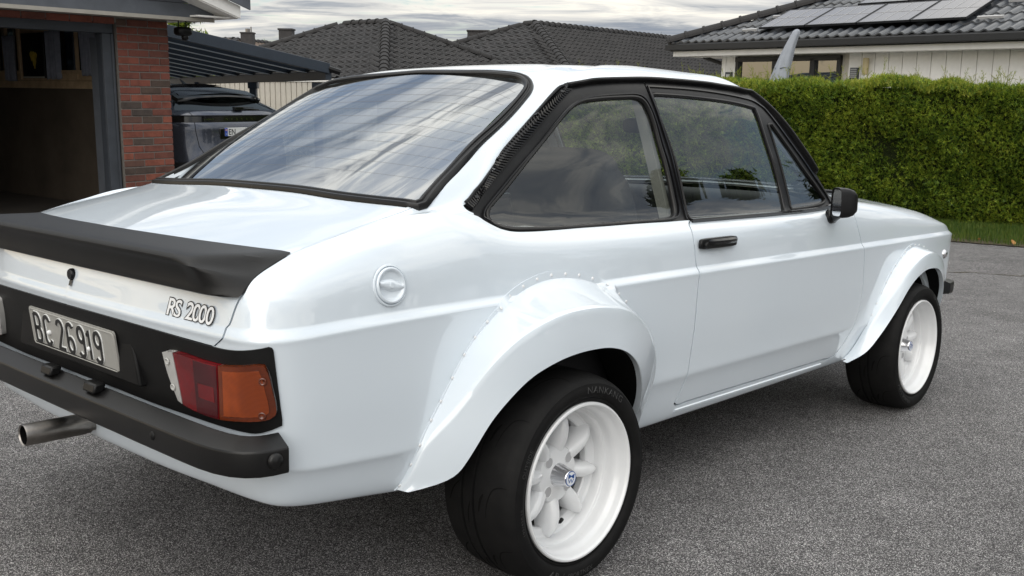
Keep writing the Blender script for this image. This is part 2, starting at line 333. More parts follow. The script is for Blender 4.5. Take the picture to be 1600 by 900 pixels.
# ---------------------------------------------------------------- ground
PL=(.43132,-.50486,3.0425)
def gz(X,Y):
    X=np.asarray(X,float);Y=np.asarray(Y,float)
    p=PL[0]-(.008093*(X-PL[1])+.043108*(Y-PL[2]))/.999
    g=.04*np.logaddexp(0,p/.04)
    g=1.0-.1*np.logaddexp(0,(1.0-g)/.1)+0*g if False else np.minimum(g,1.05)
    s=np.clip((-X-3.0)/2.0,0,1)*np.clip((Y-5.5)/2.5,0,1); s=s*s*(3-2*s)
    return np.maximum(g,g+(.30-g)*s*(1-np.clip((Y-17)/6,0,1)))
def axis(lo,hi,c,fine,n):
    a=np.linspace(-1,1,n); s=np.sign(a)*np.abs(a)**3.2
    return np.where(a<0,c+s*(c-lo),c+s*(hi-c))
def sheet(name,xs,ys,mat,dz=0.0,mask=None,**props):
    X,Y=np.meshgrid(xs,ys,indexing='ij'); P=np.stack([X,Y,gz(X,Y)+dz],2); mb=MB(); n,m=X.shape
    F=[(i*m+j,(i+1)*m+j,(i+1)*m+j+1,i*m+j+1) for i in range(n-1) for j in range(m-1) if mask is None or mask((X[i,j]+X[i+1,j])/2,(Y[i,j]+Y[i,j+1])/2)]
    mb.add(P.reshape(-1,3),F); o=mb.build(name,mat,smooth=True,**props); return o
# verge edge line (asphalt meets grass)
VA=np.array([5.18,11.745]); VD=np.array([.817,-.576]); VD/=np.linalg.norm(VD); VN=np.array([-VD[1],VD[0]])   # VN points away from the road
if VN[1]<0: VN=-VN
xs=axis(-160,160,0,0,171); ys=axis(-120,220,5,0,171)
sheet('driveway',xs,ys,'asphalt',0.0,kind='structure')
# soil and lawn beyond the verge
def strip_pts(s0,s1,ns,w0,w1,nw,jit=0.0):
    S=np.linspace(s0,s1,ns); Wd=np.linspace(w0,w1,nw); P=np.zeros((ns,nw,3))
    for i,s in enumerate(S):
        for j,wv in enumerate(Wd):
            jj=jit*(math.sin(s*3.1)+.6*math.sin(s*7.7+1)+.4*math.sin(s*17.3)) if j==0 else 0
            q=VA+VD*s+VN*(wv+jj); P[i,j]=(q[0],q[1],gz(q[0],q[1])+.012+.04*min(1,max(0,wv)))
    return P
mb=MB(); mb.grid(strip_pts(-16,14,400,-.02,30,14,.03),flip=True); mb.build('lawn_ground','soil',smooth=True,kind='structure')
def blades(n,region,hgt,wd,mat,name,lean=.4,parent=None,**props):
    V=np.zeros((n,5,3)); s,wv=region(n); q=VA[None]+VD[None]*s[:,None]+VN[None]*wv[:,None]; z=gz(q[:,0],q[:,1])+.012+.04*np.clip(wv,0,1)
    a=rng.uniform(0,2*math.pi,n); h=hgt*rng.uniform(.5,1.25,n); wdt=wd*rng.uniform(.6,1.3,n); l=lean*rng.uniform(0,1,n)*h; b=rng.uniform(0,2*math.pi,n)
    dx,dy=np.cos(a)*wdt/2,np.sin(a)*wdt/2; lx,ly=np.cos(b)*l,np.sin(b)*l
    V[:,0]=np.stack([q[:,0]-dx,q[:,1]-dy,z],1); V[:,1]=np.stack([q[:,0]+dx,q[:,1]+dy,z],1)
    V[:,2]=np.stack([q[:,0]+dx*.7+lx*.35,q[:,1]+dy*.7+ly*.35,z+h*.55],1); V[:,3]=np.stack([q[:,0]-dx*.7+lx*.35,q[:,1]-dy*.7+ly*.35,z+h*.55],1); V[:,4]=np.stack([q[:,0]+lx,q[:,1]+ly,z+h],1)
    me=bpy.data.meshes.new(name); idx=np.arange(n)[:,None]*5
    F=np.concatenate([idx+[0,1,2],idx+[0,2,3],idx+[3,2,4]]).astype(int); fast_mesh(me,V.reshape(-1,3),F); return link(me,name,parent,mat,**props)
def fast_mesh(me,V,F):
    V=np.asarray(V,np.float32); F=np.asarray(F,np.int32); k=F.shape[1]
    me.vertices.add(len(V)); me.vertices.foreach_set('co',V.ravel()); me.loops.add(F.size); me.loops.foreach_set('vertex_index',F.ravel())
    me.polygons.add(len(F)); me.polygons.foreach_set('loop_start',np.arange(len(F),dtype=np.int32)*k); me.update(calc_edges=True)
def rg(n):
    wv=1.75*rng.beta(1.6,1.0,n)-.02; return rng.uniform(-7,6,n),wv
blades(60000,rg,.085,.008,'grass','grass',kind='stuff',label='rough green grass verge between the asphalt and the hedge',category='grass')
# fallen leaves at the verge
def leafpiece(i,s,wv,sc,lab):
    q=VA+VD*s+VN*wv; z=float(gz(q[0],q[1]))+.05; mb=MB(); pts=[(0,-1,0),(.5,-.5,.1),(.62,.1,.18),(.25,.7,.1),(0,1.1,0),(-.3,.65,.12),(-.6,.05,.2),(-.45,-.55,.08)]
    mb.add([(0,0,.02)]+pts,[(0,k,k%8+1) for k in range(1,9)]); o=mb.build('fallen_leaf','dry_leaf',label=lab,category='leaf'); o.location=(q[0],q[1],z); o.rotation_euler=(.5,.3,i*1.3); o.scale=(sc,sc,sc); return o
leafpiece(0,.62,.06,.05,'pale dry leaf lying on the edge of the asphalt')
leafpiece(1,.15,1.3,.09,'orange brown dry leaf standing in the grass under the hedge')
leafpiece(2,.25,.12,.03,'small tan leaf in the verge left of the pale leaf')
# a repair joint in the asphalt
mb=MB(); pts=[]
for i in range(60):
    t=i/59; x=3.4+5.2*t; y=9.2-1.15*t+.05*math.sin(i*.9)+.03*math.sin(i*2.3); pts.append((x,y,float(gz(x,y))+.004))
P=np.array([[(p[0],p[1]-(.012+.008*math.sin(i*1.7)),p[2]),(p[0],p[1]+.012,p[2])] for i,p in enumerate(pts)]); mb.grid(P,flip=False); mb.build('asphalt_joint','soil',kind='structure')
# ---------------------------------------------------------------- hedge
HA=np.array([5.757,13.148]); HD=np.array([.877,-.480]); HD/=np.linalg.norm(HD); HN=np.array([.480,.877]); HN/=np.linalg.norm(HN)   # HN away from the road
hz=empty('hedge',(HA[0],HA[1],0),0,label='long clipped green conifer hedge between the road and the white house',category='hedge')
def hp(s,t,z): return (HA[0]-hz.location[0]+HD[0]*s+HN[0]*t,HA[1]-hz.location[1]+HD[1]*s+HN[1]*t,z)
mb=MB(); R3=[(HD[0],HD[1],0),(HN[0],HN[1],0),(0,0,1)]
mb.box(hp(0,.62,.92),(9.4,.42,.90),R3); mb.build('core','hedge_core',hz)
def nz(s,z,k=0): return .028*np.sin(s*8.3+z*5.1+k)*np.sin(z*9.7-s*3.3+1.3)+.06*np.sin(s*2.3+k)+.05*np.sin(s*5.1+z*3+k*2)+.05*np.sin(z*6.3+s*1.7+k)+.035*np.sin(s*11+z*9+k)
def hedge_foliage(n,name,mat,front=True,size=.05):
    s=rng.uniform(-9.3,9.3,n)
    if front: z=rng.uniform(.03,1.86,n); t=.02-nz(s,z)*1.0+rng.exponential(.075,n)+.10*np.clip((z-1.7)/.2,0,1); t+=.14*np.clip((.25-z)/.25,0,1)
    else: z=1.84+nz(s,s*.3,4)*.5+rng.uniform(-.08,.055,n); t=rng.uniform(0,1.1,n)
    ctr=np.stack([HD[0]*s+HN[0]*t,HD[1]*s+HN[1]*t,z],1)
    # spray axis: outward and up
    ax=np.stack([-HN[0]+rng.normal(0,.55,n),-HN[1]+rng.normal(0,.55,n),rng.normal(.55,.5,n)],1)
    if not front: ax=np.stack([rng.normal(0,.45,n),rng.normal(0,.45,n),np.ones(n)],1)
    ax/=np.linalg.norm(ax,axis=1,keepdims=True); sd=np.cross(ax,rng.normal(0,1,(n,3))); sd/=np.linalg.norm(sd,axis=1,keepdims=True)
    L_=size*rng.uniform(.6,1.5,n)[:,None]; W_=L_*.20
    # a spray: stem blade and two side blades = 3 slim triangles (9 verts)
    V=np.zeros((n,12,3))
    V[:,0]=ctr-sd*W_*.5; V[:,1]=ctr+sd*W_*.5; V[:,2]=ctr+ax*L_*1.15
    for k,sg in ((3,1),(6,-1)):
        d=ax*.72+sd*sg*.70; V[:,k]=ctr+ax*L_*.18; V[:,k+1]=ctr+ax*L_*.42; V[:,k+2]=ctr+ax*L_*.25+d*L_*.75
    d=ax*.80+sd*.45; V[:,9]=ctr+ax*L_*.55; V[:,10]=ctr+ax*L_*.72; V[:,11]=ctr+ax*L_*.6+d*L_*.5
    me=bpy.data.meshes.new(name); F=np.arange(n*12).reshape(-1,3); fast_mesh(me,V.reshape(-1,3),F); return link(me,name,hz,mat,kind='stuff')
hedge_foliage(165000,'foliage','thuja',True,.048)
hedge_foliage(30000,'top_foliage','thuja',False,.06)
hedge_foliage(22000,'young_growth','thuja_tip',False,.06)
# thin shoots standing out of the top
mb=MB()
for i in range(330):
    s=rng.uniform(-6,6); t=rng.uniform(0,.8); b=np.array([HD[0]*s+HN[0]*t,HD[1]*s+HN[1]*t,1.84]); h=rng.uniform(.06,.24)*(1 if rng.random()<.75 else 1.3)
    def shoot(b,d,l,r,lev):
        e=b+d*l; x=np.cross(d,[.3,.8,.2]); x/=np.linalg.norm(x); mb.add([b-x*r,b+x*r,e],[(0,1,2)]); y=np.cross(d,x); mb.add([b-y*r,b+y*r,e],[(0,1,2)])
        if lev>0:
            for k in range(4):
                f=rng.uniform(.3,.95); dd=d*.8+rng.normal(0,.45,3); dd/=np.linalg.norm(dd); shoot(b+d*l*f,dd,l*.42,r*.7,lev-1)
    d=np.array([rng.normal(0,.25),rng.normal(0,.25),1]); d/=np.linalg.norm(d); shoot(b,d,h,.004,2)
mb.build('top_shoots','thuja_tip',hz,kind='stuff')
# ---------------------------------------------------------------- garage (local: x along the front towards the left, y out of the front, z up)
GO=(-3.68,11.0,0); GR=math.atan2(-.7829,-.6222)
ga=empty('garage',GO,GR,label='open red brick garage with slate grey frame and grey gable boards',category='garage')
def gpart(name,mat,fn,parent=ga,**k): 
    m=MB(); fn(m); return m.build(name,mat,parent,**k)
gw=gpart('front_wall','mortar',lambda m:(m.box((.297,-.062,1.36),(.290,.05,1.02)),m.box((3.0,-.062,2.47),(3.0,.05,.13)),m.box((4.9,-.062,1.2),(1.0,.05,1.2))))
bme=None
def brickmesh(l,h=.064,d=.10):
    me=bpy.data.meshes.new('brick'); bm=bmesh.new(); bmesh.ops.create_cube(bm,size=1); bmesh.ops.scale(bm,vec=(l,d,h),verts=bm.verts); bmesh.ops.bevel(bm,geom=bm.edges[:],offset=.004,segments=1,affect='EDGES'); bm.to_mesh(me); bm.free(); me.materials.append(MT['brick']); return me
BL={k:brickmesh(l) for k,l in (('s',.228),('h',.108),('q',.165))}
nb=0
for c in range(27):
    z=.38+c*.0755; 
    if z>2.36: break
    seq=[('s',.114),('s',.352),('h',.530)] if c%2==0 else [('h',.054),('s',.232),('q',.437),]
    if c%2==1: seq=[('h',.054),('s',.232),('s',.470)]
    for k,x in seq:
        o=bpy.data.objects.new('brick',BL[k]); COL.objects.link(o); o.parent=gw; o.location=(x+.0,-.055+rng.normal(0,.0016),z+rng.normal(0,.0008)); o.rotation_euler=(0,0,rng.normal(0,.004)); nb+=1
for i in range(17):
    o=bpy.data.objects.new('brick',BL['s']); COL.objects.link(o); o.parent=gw; o.location=(.72+i*.238,-.055,2.356)
gpart('inner_jamb','grey_board',lambda m:m.box((.60,-.30,1.25),(.012,.20,.95)))
gpart('door_frame','frame_slate',lambda m:(m.box((.665,-.085,1.25),(.058,.03,.98)),m.box((.70,-.12,1.25),(.026,.05,.98)),m.box((.618,-.07,1.25),(.012,.03,.98)),m.box((2.9,-.085,2.285),(2.3,.03,.052)),m.box((2.9,-.12,2.255),(2.3,.05,.024))),bevel=.004)
gpart('gable_board','grey_board',lambda m:[m.box((2.34,.352,2.405+.075+k*.147),(2.66,.011,.0715)) for k in range(7)],bevel=.003)
gpart('soffit','soffit',lambda m:(m.box((2.34,.175,2.400),(2.66,.165,.008)),m.box((2.34,.365,2.397),(2.66,.010,.018))))
def barge(m,y,z0,h,t,x0,x1,th=.317):
    n=(np.array([x0,y,z0]),np.array([x1,y,z0+th*(x1-x0)])); a,b=n; v=[]
    for p in (a,b):
        for dy in (-t/2,t/2):
            for dz in (0,h): v.append((p[0],p[1]+dy,p[2]+dz))
    m.add(v,[(0,1,3,2),(4,6,7,5),(0,4,5,1),(2,3,7,6),(0,2,6,4),(1,5,7,3)])
gpart('barge_board','white_board',lambda m:barge(m,.60,2.425,.125,.024,-.48,3.0),bevel=.002)
gpart('upper_barge_board','grey_board',lambda m:barge(m,.655,2.515,.12,.024,-.57,3.0),bevel=.002)
gpart('eave_soffit','white_board',lambda m:(barge(m,.47,2.42,.012,.26,-.46,3.0),m.box((-.25,-2.8,2.43),(.22,3.3,.008)),m.box((-.47,-2.8,2.47),(.012,3.35,.05))))
gpart('roof','roof_tile',lambda m:(barge(m,-2.7,2.64,.05,6.8,-.62,3.2),),)
gpart('roof_edge_tile','gutter_black',lambda m:(barge(m,.67,2.637,.028,.08,-.66,3.0),))
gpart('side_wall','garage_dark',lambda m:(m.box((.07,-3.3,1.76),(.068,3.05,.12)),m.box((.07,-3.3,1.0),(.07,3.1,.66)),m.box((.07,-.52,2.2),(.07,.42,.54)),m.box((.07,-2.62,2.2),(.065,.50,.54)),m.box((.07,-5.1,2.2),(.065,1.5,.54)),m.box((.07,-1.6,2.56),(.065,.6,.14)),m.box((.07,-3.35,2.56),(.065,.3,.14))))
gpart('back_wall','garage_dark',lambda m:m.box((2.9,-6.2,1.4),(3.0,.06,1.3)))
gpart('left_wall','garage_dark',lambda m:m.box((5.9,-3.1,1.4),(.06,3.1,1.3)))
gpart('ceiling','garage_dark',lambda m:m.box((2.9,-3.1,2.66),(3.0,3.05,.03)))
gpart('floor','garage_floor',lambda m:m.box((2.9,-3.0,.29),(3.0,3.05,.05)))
gpart('upper_lining','pine_board',lambda m:[m.box((.148,y0+l/2,z),(.008,l/2,h/2)) for (y0,l,z,h) in ((-6,5.1,1.715,.088),(-6,5.1,1.805,.086),(-2.92,.68,1.93,.15),(-2.92,.68,2.10,.17),(-2.92,.68,2.30,.2),(-1.06,.15,2.1,.5),(-6,2.4,1.95,.19),(-6,2.4,2.2,.3))],bevel=.003)
gpart('door_panel','door_metal',lambda m:(m.box((2.9,-1.9,2.435),(2.2,1.75,.02)),m.box((2.9,-.2,2.41),(2.2,.02,.045)),m.box((2.9,-1.2,2.405),(2.2,.02,.02))),bevel=.004)
for y0,y1 in ((-2.12,-1.10),(-3.62,-2.96)):
    fr=gpart('window_frame','pine_board',lambda m:(m.box((.155,y0,2.1),(.02,.025,.32)),m.box((.155,y1,2.1),(.02,.025,.32)),m.box((.155,(y0+y1)/2,1.86),(.03,(y1-y0)/2,.02)),m.box((.155,(y0+y1)/2,2.42),(.02,(y1-y0)/2,.02)),m.box((.155,(y0+y1)/2,2.1),(.018,.012,.32))))
    gpart('window_pane','house_glass',lambda m:m.box((.10,(y0+y1)/2,2.13),(.003,(y1-y0)/2,.30)))
def curtain(y0,y1,z0,z1,lab,seed):
    r=random.Random(seed); m=MB(); n=34; P=np.zeros((n,7,3))
    for i in range(n):
        for j in range(7):
            t=i/(n-1); k=j/6; sp=1-.08*math.sin(k*2.2); yy=(y0+y1)/2+(y1-y0)*(t-.5)*sp
            P[i,j]=(.205+.022*math.sin(t*26+seed+.5*k)+.008*math.sin(t*61),yy,z1+(z0-z1)*k+.008*math.sin(t*40)*k)
    m.grid(P); o=m.build('curtain','curtain_grey',smooth=True,label=lab,category='curtain',group='grey curtains in the garage'); o.location=GO; o.rotation_euler=(0,0,GR)
    sm=o.modifiers.new('s','SOLIDIFY'); sm.thickness=.003
curtain(-3.24,-2.97,1.76,2.30,'grey curtain left of the framed picture in the garage',1)
curtain(-2.22,-1.92,1.78,2.33,'grey gathered curtain just right of the framed picture',4)
curtain(-1.45,-1.10,1.82,2.35,'grey curtain nearest the brick pillar inside the garage',9)
pf=empty('framed_picture',GO,GR,label='black framed picture with a yellow flower on the garage wall',category='picture')
gpart('frame','poster_black',lambda m:(m.box((.185,-2.56,2.055),(.012,.27,.265))),pf,bevel=.004)
gpart('print_area','poster_black',lambda m:(m.box((.199,-2.56,2.055),(.003,.245,.24))),pf)
def flower(m):
    for k,(dy,dz,r) in enumerate(((0,0,.07),(-.05,.03,.05),(.05,.02,.045),(.02,-.06,.05))):
        m.add([(.2045+k*.0006,-2.53+dy+r*math.cos(a)*(.7+.3*math.sin(3*a)),2.02+dz+r*1.25*math.sin(a)) for a in [i*.42 for i in range(15)]],[tuple(range(15))])
gpart('flower_print','poster_yellow',flower,pf)
gpart('leaf_print','poster_green',lambda m:[m.add([(.2040,-2.66+.03*i,2.08+.02*i),(.2040,-2.60+.03*i,2.14+.01*i),(.2040,-2.64+.03*i,2.11)],[(0,1,2)]) for i in range(4)],pf)
gpart('frame_rail','cream_board',lambda m:m.box((.2,-2.56,1.80),(.012,.25,.008)),pf)
lm=empty('eave_lamp',GO,GR,label='black lamp hanging under the garage eave beside the brick pillar',category='lamp')
gpart('lamp_shade','black_satin',lambda m:rbox(m,(-.10,.12,2.285),(.088,.07,.048),.55),lm,smooth=True)
gpart('sensor','black_satin',lambda m:rbox(m,(-.115,.13,2.225),(.035,.035,.035),.8),lm,smooth=True)
gpart('bracket','black_satin',lambda m:(m.tube([(-.05,.12,2.32),(-.05,.12,2.395)],.006),m.tube([(-.14,.12,2.32),(-.14,.12,2.395)],.006)),lm)
# ---------------------------------------------------------------- carport
cp=empty('carport',(-3.0,15.3,0),0,label='dark blue grey metal carport over the parked dark car',category='carport')
c0=np.array([-3.0,15.3,0])
def cw(*p): return np.array(p,float)-c0
C1=cw(-2.71,15.0,2.00); C0=cw(-4.62,12.6,2.46); C2=cw(-6.9,19.9,1.90); C3=cw(-8.9,17.5,2.36)
# roof: beams from the high side (near, C0-C3) down to the low side (far, C1-C2)
gpart('low_beam','carport_metal',lambda m:(m.bar(C1+[0,0,-.10],C2+[0,0,-.10],.10,.13),m.bar(C1+[0,0,-.005],C2+[0,0,-.005],.14,.03)),cp,bevel=.006)
gpart('side_beam','carport_metal',lambda m:m.bar(C0,C1,.06,.15),cp,bevel=.006)
gpart('roof_sheet','carport_sheet',lambda m:m.grid(np.array([[C0+[0,0,.03],C1+[0,0,.03]],[C3+[0,0,.03],C2+[0,0,.03]]])),cp)
for k in range(1,11):
    t=k/11; a=C0+(C3-C0)*t; b=C1+(C2-C1)*t
    gpart('rafter','carport_metal',lambda m:m.bar(a,b,.05,.10),cp)
    gpart('glazing_strip','carport_strip',lambda m:m.bar(a+[0,0,-.056],b+[0,0,-.056],.052,.008),cp)
for k,t in enumerate((.05,.375,.70)):
    b=C1+(C2-C1)*t; gpart('post','carport_metal',lambda m:(m.box((b[0],b[1],.86),(.055,.055,.90)),m.box((b[0],b[1],1.75),(.075,.075,.05))),cp,bevel=.006)
gpart('downpipe_end','black_satin',lambda m:m.tube([C1+[.0,0,0],C1+[.16,.05,-.05]],.045),cp)
# boundary wall of pale boards behind the carport
bw=empty('pale_board_wall',(-3.7,20,0),0,label='pale cream board wall behind the carport',category='wall')
b0=np.array([-3.7,20,0]); wa=np.array([-2.6,18.9,0])-b0; wb=np.array([-8.6,23.4,0])-b0; wd=(wb-wa)/np.linalg.norm(wb-wa)
gpart('wall_cap','white_board',lambda m:m.bar(wa+[0,0,1.875],wb+[0,0,1.86],.12,.055),bw)
gpart('backing','cream_board',lambda m:m.bar(wa+[0,0,.93],wb+[0,0,.93],.03,1.80),bw)
bme2=None
for k in range(46):
    m=MB(); m.box((0,0,0),(.066,.011,.88)); 
    if bme2 is None:
        o=m.build('board','cream_board',bw,bevel=.004); bme2=o
    else:
        o=bme2.copy(); COL.objects.link(o)
    p=wa+wd*(.08+k*.158); o.location=(p[0]+wd[1]*-0.0+.62*-.0,p[1],.955); o.rotation_euler=(0,0,math.atan2(wd[1],wd[0])); o.location+=Vector((-abs(wd[1])*.03,-abs(wd[0])*.03,0))
# ---------------------------------------------------------------- tiled roofs
def tile_rows(mb,E0,a,b,tanp,x0f,x1f,depth,tw=.30,th=.335,pr=None,thick=.022):
    """pantiles as one piece of real geometry: E0 eave start, a along the eave, b horizontal up-slope"""
    pr=pr or [(0,.0),(.22,.006),(.42,.004),(.60,.040),(.80,.048),(1.0,.002)]
    cs=1/math.sqrt(1+tanp*tanp); step=th*cs; nr=int(depth/step)+1; up=np.array([-b[0]*tanp,-b[1]*tanp,1.0])*cs; V=[];F=[]
    for j in range(nr):
        t=j*step; xa,xb=x0f(t),x1f(t); i0=int(math.floor(xa/tw)); i1=int(math.ceil(xb/tw))
        for i in range(i0,i1):
            xm=(i+.5)*tw
            if xm<xa-tw*.3 or xm>xb+tw*.3: continue
            jz=rng.normal(0,.0025); base=len(V); k=len(pr); t1=min(t+step*1.06,depth+.05)
            for (u,h) in pr:
                x=i*tw+u*tw*1.02; p=E0+a*x+b*t+np.array([0,0,tanp*t]); V.append(p+up*(h-.004+jz)); V.append(p+up*(h+thick+jz))
                p2=E0+a*x+b*t1+np.array([0,0,tanp*t1]); V.append(p2+up*(h+jz+.001))
            for q in range(k-1):
                c=base+q*3; F.append((c,c+3,c+4,c+1)); F.append((c+1,c+4,c+5,c+2))
    mb.add(V,F)
def ridge_caps(parent,A_,B_,r=.13,l=.40,first=None):
    A_=np.array(A_,float);B_=np.array(B_,float); d=B_-A_; D=np.linalg.norm(d); d/=D; n=max(1,int(D/(l*.88))); me=first
    if me is None:
        m=MB(); k=9; P=np.zeros((k,4,3))
        for i in range(k):
            an=math.pi*i/(k-1)
            for j,(x,rr) in enumerate(((0,r*1.14),(.04,r*1.14),(.05,r),(l,r*.94))): P[i,j]=(x,rr*math.cos(an),rr*math.sin(an))
        m.grid(P,flip=True); m.fan([P[i,0] for i in range(k)]); me=bpy.data.meshes.new('ridge_tile'); me.from_pydata(m.v,[],m.f); me.materials.append(MT['roof_tile'])
    for i in range(n):
        o=bpy.data.objects.new('ridge_tile',me); COL.objects.link(o); o.parent=parent; p=A_+d*(i*l*.88); o.location=p-d*0+np.array([0,0,-.02])
        o.rotation_euler=Vector(d).to_track_quat('X','Z').to_euler()
    return me
def hip_house(name,lab,apex,hd,hl,zE,Lr1,Lr2,ridge_dir,wallmat='cream_board',tile='roof_tile'):
    """apex near hip top; hd horizontal unit of the near hip (pointing down to the corner), hl its horizontal length"""
    c45=math.sqrt(.5); ap=np.array(apex,float); hd=np.array([hd[0],hd[1],0]); hd/=np.linalg.norm(hd); ih=-hd
    d1=np.array([c45*ih[0]-c45*ih[1],c45*ih[0]+c45*ih[1],0]); d2=np.array([c45*ih[0]+c45*ih[1],-c45*ih[0]+c45*ih[1],0])
    K=ap+hd*hl; K[2]=zE; hw=hl*c45; tanp=(ap[2]-zE)/hw
    root=empty(name,(K[0],K[1],0),0,label=lab,category='house'); o=np.array([K[0],K[1],0]); K=K-o; ap=ap-o
    l1=2*hw+Lr1; l2=2*hw+Lr2
    mb=MB(); tile_rows(mb,K,d1,d2,tanp,lambda t:t,lambda t:l1-t,hw); mb.build('roof_tiles_left',tile,root,kind='stuff')
    mb=MB(); tile_rows(mb,K+d2*l2,-d2,d1,tanp,lambda t:t,lambda t:l2-t,hw); mb.build('roof_tiles_right',tile,root,kind='stuff')
    me=ridge_caps(root,K+[0,0,.06],ap+[0,0,.06])
    if Lr1>0: p1=ap+d1*Lr1; ridge_caps(root,ap+[0,0,.02],p1+[0,0,.02],first=me); ridge_caps(root,K+d1*l1+[0,0,.05],p1+[0,0,.02],first=me)
    else: ridge_caps(root,K+d1*l1+[0,0,.05],ap+[0,0,.02],first=me)
    if Lr2>0: p2=ap+d2*Lr2; ridge_caps(root,ap+[0,0,.02],p2+[0,0,.02],first=me); ridge_caps(root,K+d2*l2+[0,0,.05],p2+[0,0,.02],first=me)
    else: ridge_caps(root,K+d2*l2+[0,0,.05],ap+[0,0,.02],first=me)
    mb=MB(); C4=K+d1*l1+d2*l2; q1=ap+d1*Lr1; q2=ap+d2*Lr2; q12=ap+d1*Lr1+d2*Lr2
    mb.add([K+d1*l1,C4,K+d2*l2,q1,q12,q2,ap,K],[(0,1,4,3),(1,2,5,4),(3,4,5,6),(7,0,3,6),(2,7,6,5)]); mb.v=[(x,y,z-.03) for x,y,z in mb.v]; mb.build('roof_deck','gutter_black',root)
    mb=MB(); ins=.5; W=[K+(d1+d2)*ins,K+d1*(l1-ins)+d2*ins,C4-(d1+d2)*ins,K+d2*(l2-ins)+d1*ins]
    for i in range(4):
        a,b=W[i],W[(i+1)%4]; mb.add([(a[0],a[1],0),(b[0],b[1],0),(b[0],b[1],zE-.05),(a[0],a[1],zE-.05)],[(0,1,2,3)])
    mb.build('wall',wallmat,root)
    mb=MB(); mb.bar(K+d1*0,K+d1*l1,.10,.10); mb.bar(K,K+d2*l2,.10,.10); mb.v=[(x,y,z-.06) for x,y,z in mb.v]; mb.build('gutter','gutter_black',root)
    return root,K,d1,d2,ap,o
def chimney(root,px,py,z0,z1,w,parent_o,lab=None):
    m=MB(); m.box((px-parent_o[0],py-parent_o[1],(z0+z1)/2),(w/2,w/2,(z1-z0)/2)); m.box((px-parent_o[0],py-parent_o[1],z1+.02),(w/2+.03,w/2+.03,.03)); return m.build('chimney','chimney_dark',root,bevel=.01)
rA,*qa,oA=hip_house('tiled_house','dark tiled hip roof house left of centre with square chimney on its left',(-3.86,31,3.67),(.11,-.994),5.15,2.0,2.0,0,None)
chimney(rA,-7.93,36,2.6,3.70,.46,oA)
rB,*qb,oB=hip_house('tiled_house','long dark tiled hip roof house right of centre running behind the white house',(.62,34,3.88),(.16,-.987),6.33,2.0,.3,14,None)
chimney(rB,-1.35,38,2.8,3.84,.78,oB)
rC,*qc,oC=hip_house('tiled_house','distant house with brown tiled roof behind the carport',(-12.1,44.5,3.72),(.5,-.866),4.6,2.2,3.5,3.5,None,tile='roof_tile_brown')
chimney(rC,-11.5,44.6,3.3,4.02,.5,oC)
m=MB(); m.tube([(-11.5-oC[0],44.6-oC[1],4.0),(-11.5-oC[0],44.6-oC[1],4.22)],.10); m.tube([(-11.35-oC[0],44.6-oC[1],4.0),(-11.35-oC[0],44.6-oC[1],4.3)],.03); m.build('chimney_cowl','steel_dark',rC)
# ---------------------------------------------------------------- white house on the right (x along the front to the right, y into the house)
HO=(2.94,20.0,0); HR=math.atan2(-.7806,.625)
hs=empty('white_house',HO,HR,label='white board house with black tiled roof and solar panels behind the hedge',category='house')
def hpart(name,mat,fn,parent=hs,**k):
    m=MB(); fn(m); return m.build(name,mat,parent,**k)
LX=13.0; TP=.40
for k in range(50):
    x=1.0+.112+k*.247-.05
    if x>LX-.6: break
    if 1.22<x<3.56: continue
    if k==0: me=None
    m=MB(); m.box((0,0,0),(.1185,.012,1.30)); o=m.build('board','white_board',hs,bevel=.004) if me is None else None
    if o is None: o=bpy.data.objects.new('board',me); COL.objects.link(o); o.parent=hs; mo=o.modifiers.new('b','BEVEL'); mo.width=.004; mo.segments=2; mo.limit_method='ANGLE'
    else: me=o.data
    o.location=(x,.545,1.12)
hpart('wall','cream_board',lambda m:(m.box((.62+LX/2,.60,1.2),(LX/2-.7,.04,1.22)),m.box((.985,3.3,1.2),(.04,2.7,1.22)) ,m.box((2.39,.56,2.43),(1.2,.03,.03))))
hpart('corner_board','white_board',lambda m:(m.box((.975,.545,1.2),(.045,.03,1.25)),m.box((1.225,.545,1.2),(.028,.028,1.25))),bevel=.003)
wf=hpart('window_frame','gutter_black',lambda m:(m.box((2.39,.54,2.345),(1.13,.05,.042)),m.box((2.39,.54,.9),(1.13,.05,.04)),m.box((1.305,.54,1.6),(.035,.05,.75)),m.box((3.485,.54,1.6),(.035,.05,.75)),m.box((2.17,.54,1.6),(.065,.05,.75)),m.box((2.955,.54,1.6),(.045,.05,.75))),bevel=.004)
for xa,xb in ((1.34,2.105),(2.235,2.91),(3.0,3.45)):
    hpart('window_pane','house_glass',lambda m:m.box(((xa+xb)/2,.56,1.62),((xb-xa)/2,.004,.70)),wf)
hpart('room_wall','garage_dark',lambda m:(m.box((2.4,3.5,1.3),(1.6,.03,1.2)),m.box((2.4,2.0,.3),(1.6,1.5,.02)),m.box((3.9,2.2,1.3),(.03,1.4,1.2)),m.box((1.1,2.0,1.3),(.02,1.4,1.2))))
hpart('eave_board','white_board',lambda m:(m.box((LX/2,.125,2.462),(LX/2-.05,.014,.050)),m.box((.09,3.2,2.462),(.014,3.1,.05))),bevel=.003)
hpart('soffit','white_board',lambda m:(m.box((LX/2,.34,2.424),(LX/2-.08,.205,.008)),m.box((.52,3.3,2.424),(.42,2.9,.008))))
hpart('gutter','gutter_black',lambda m:(m.box((LX/2,.02,2.578),(LX/2+.04,.055,.055)),m.box((LX/2,.055,2.632),(LX/2+.04,.03,.022)),m.box((.02,3.3,2.578),(.055,3.3,.055))),bevel=.010)
hpart('fascia','gutter_black',lambda m:m.box((LX/2,.105,2.575),(LX/2,.02,.07)))
for k in range(18):
    hpart('gutter_bracket','gutter_black',lambda m:m.box((.4+k*.7,.075,2.522),(.014,.03,.014)))
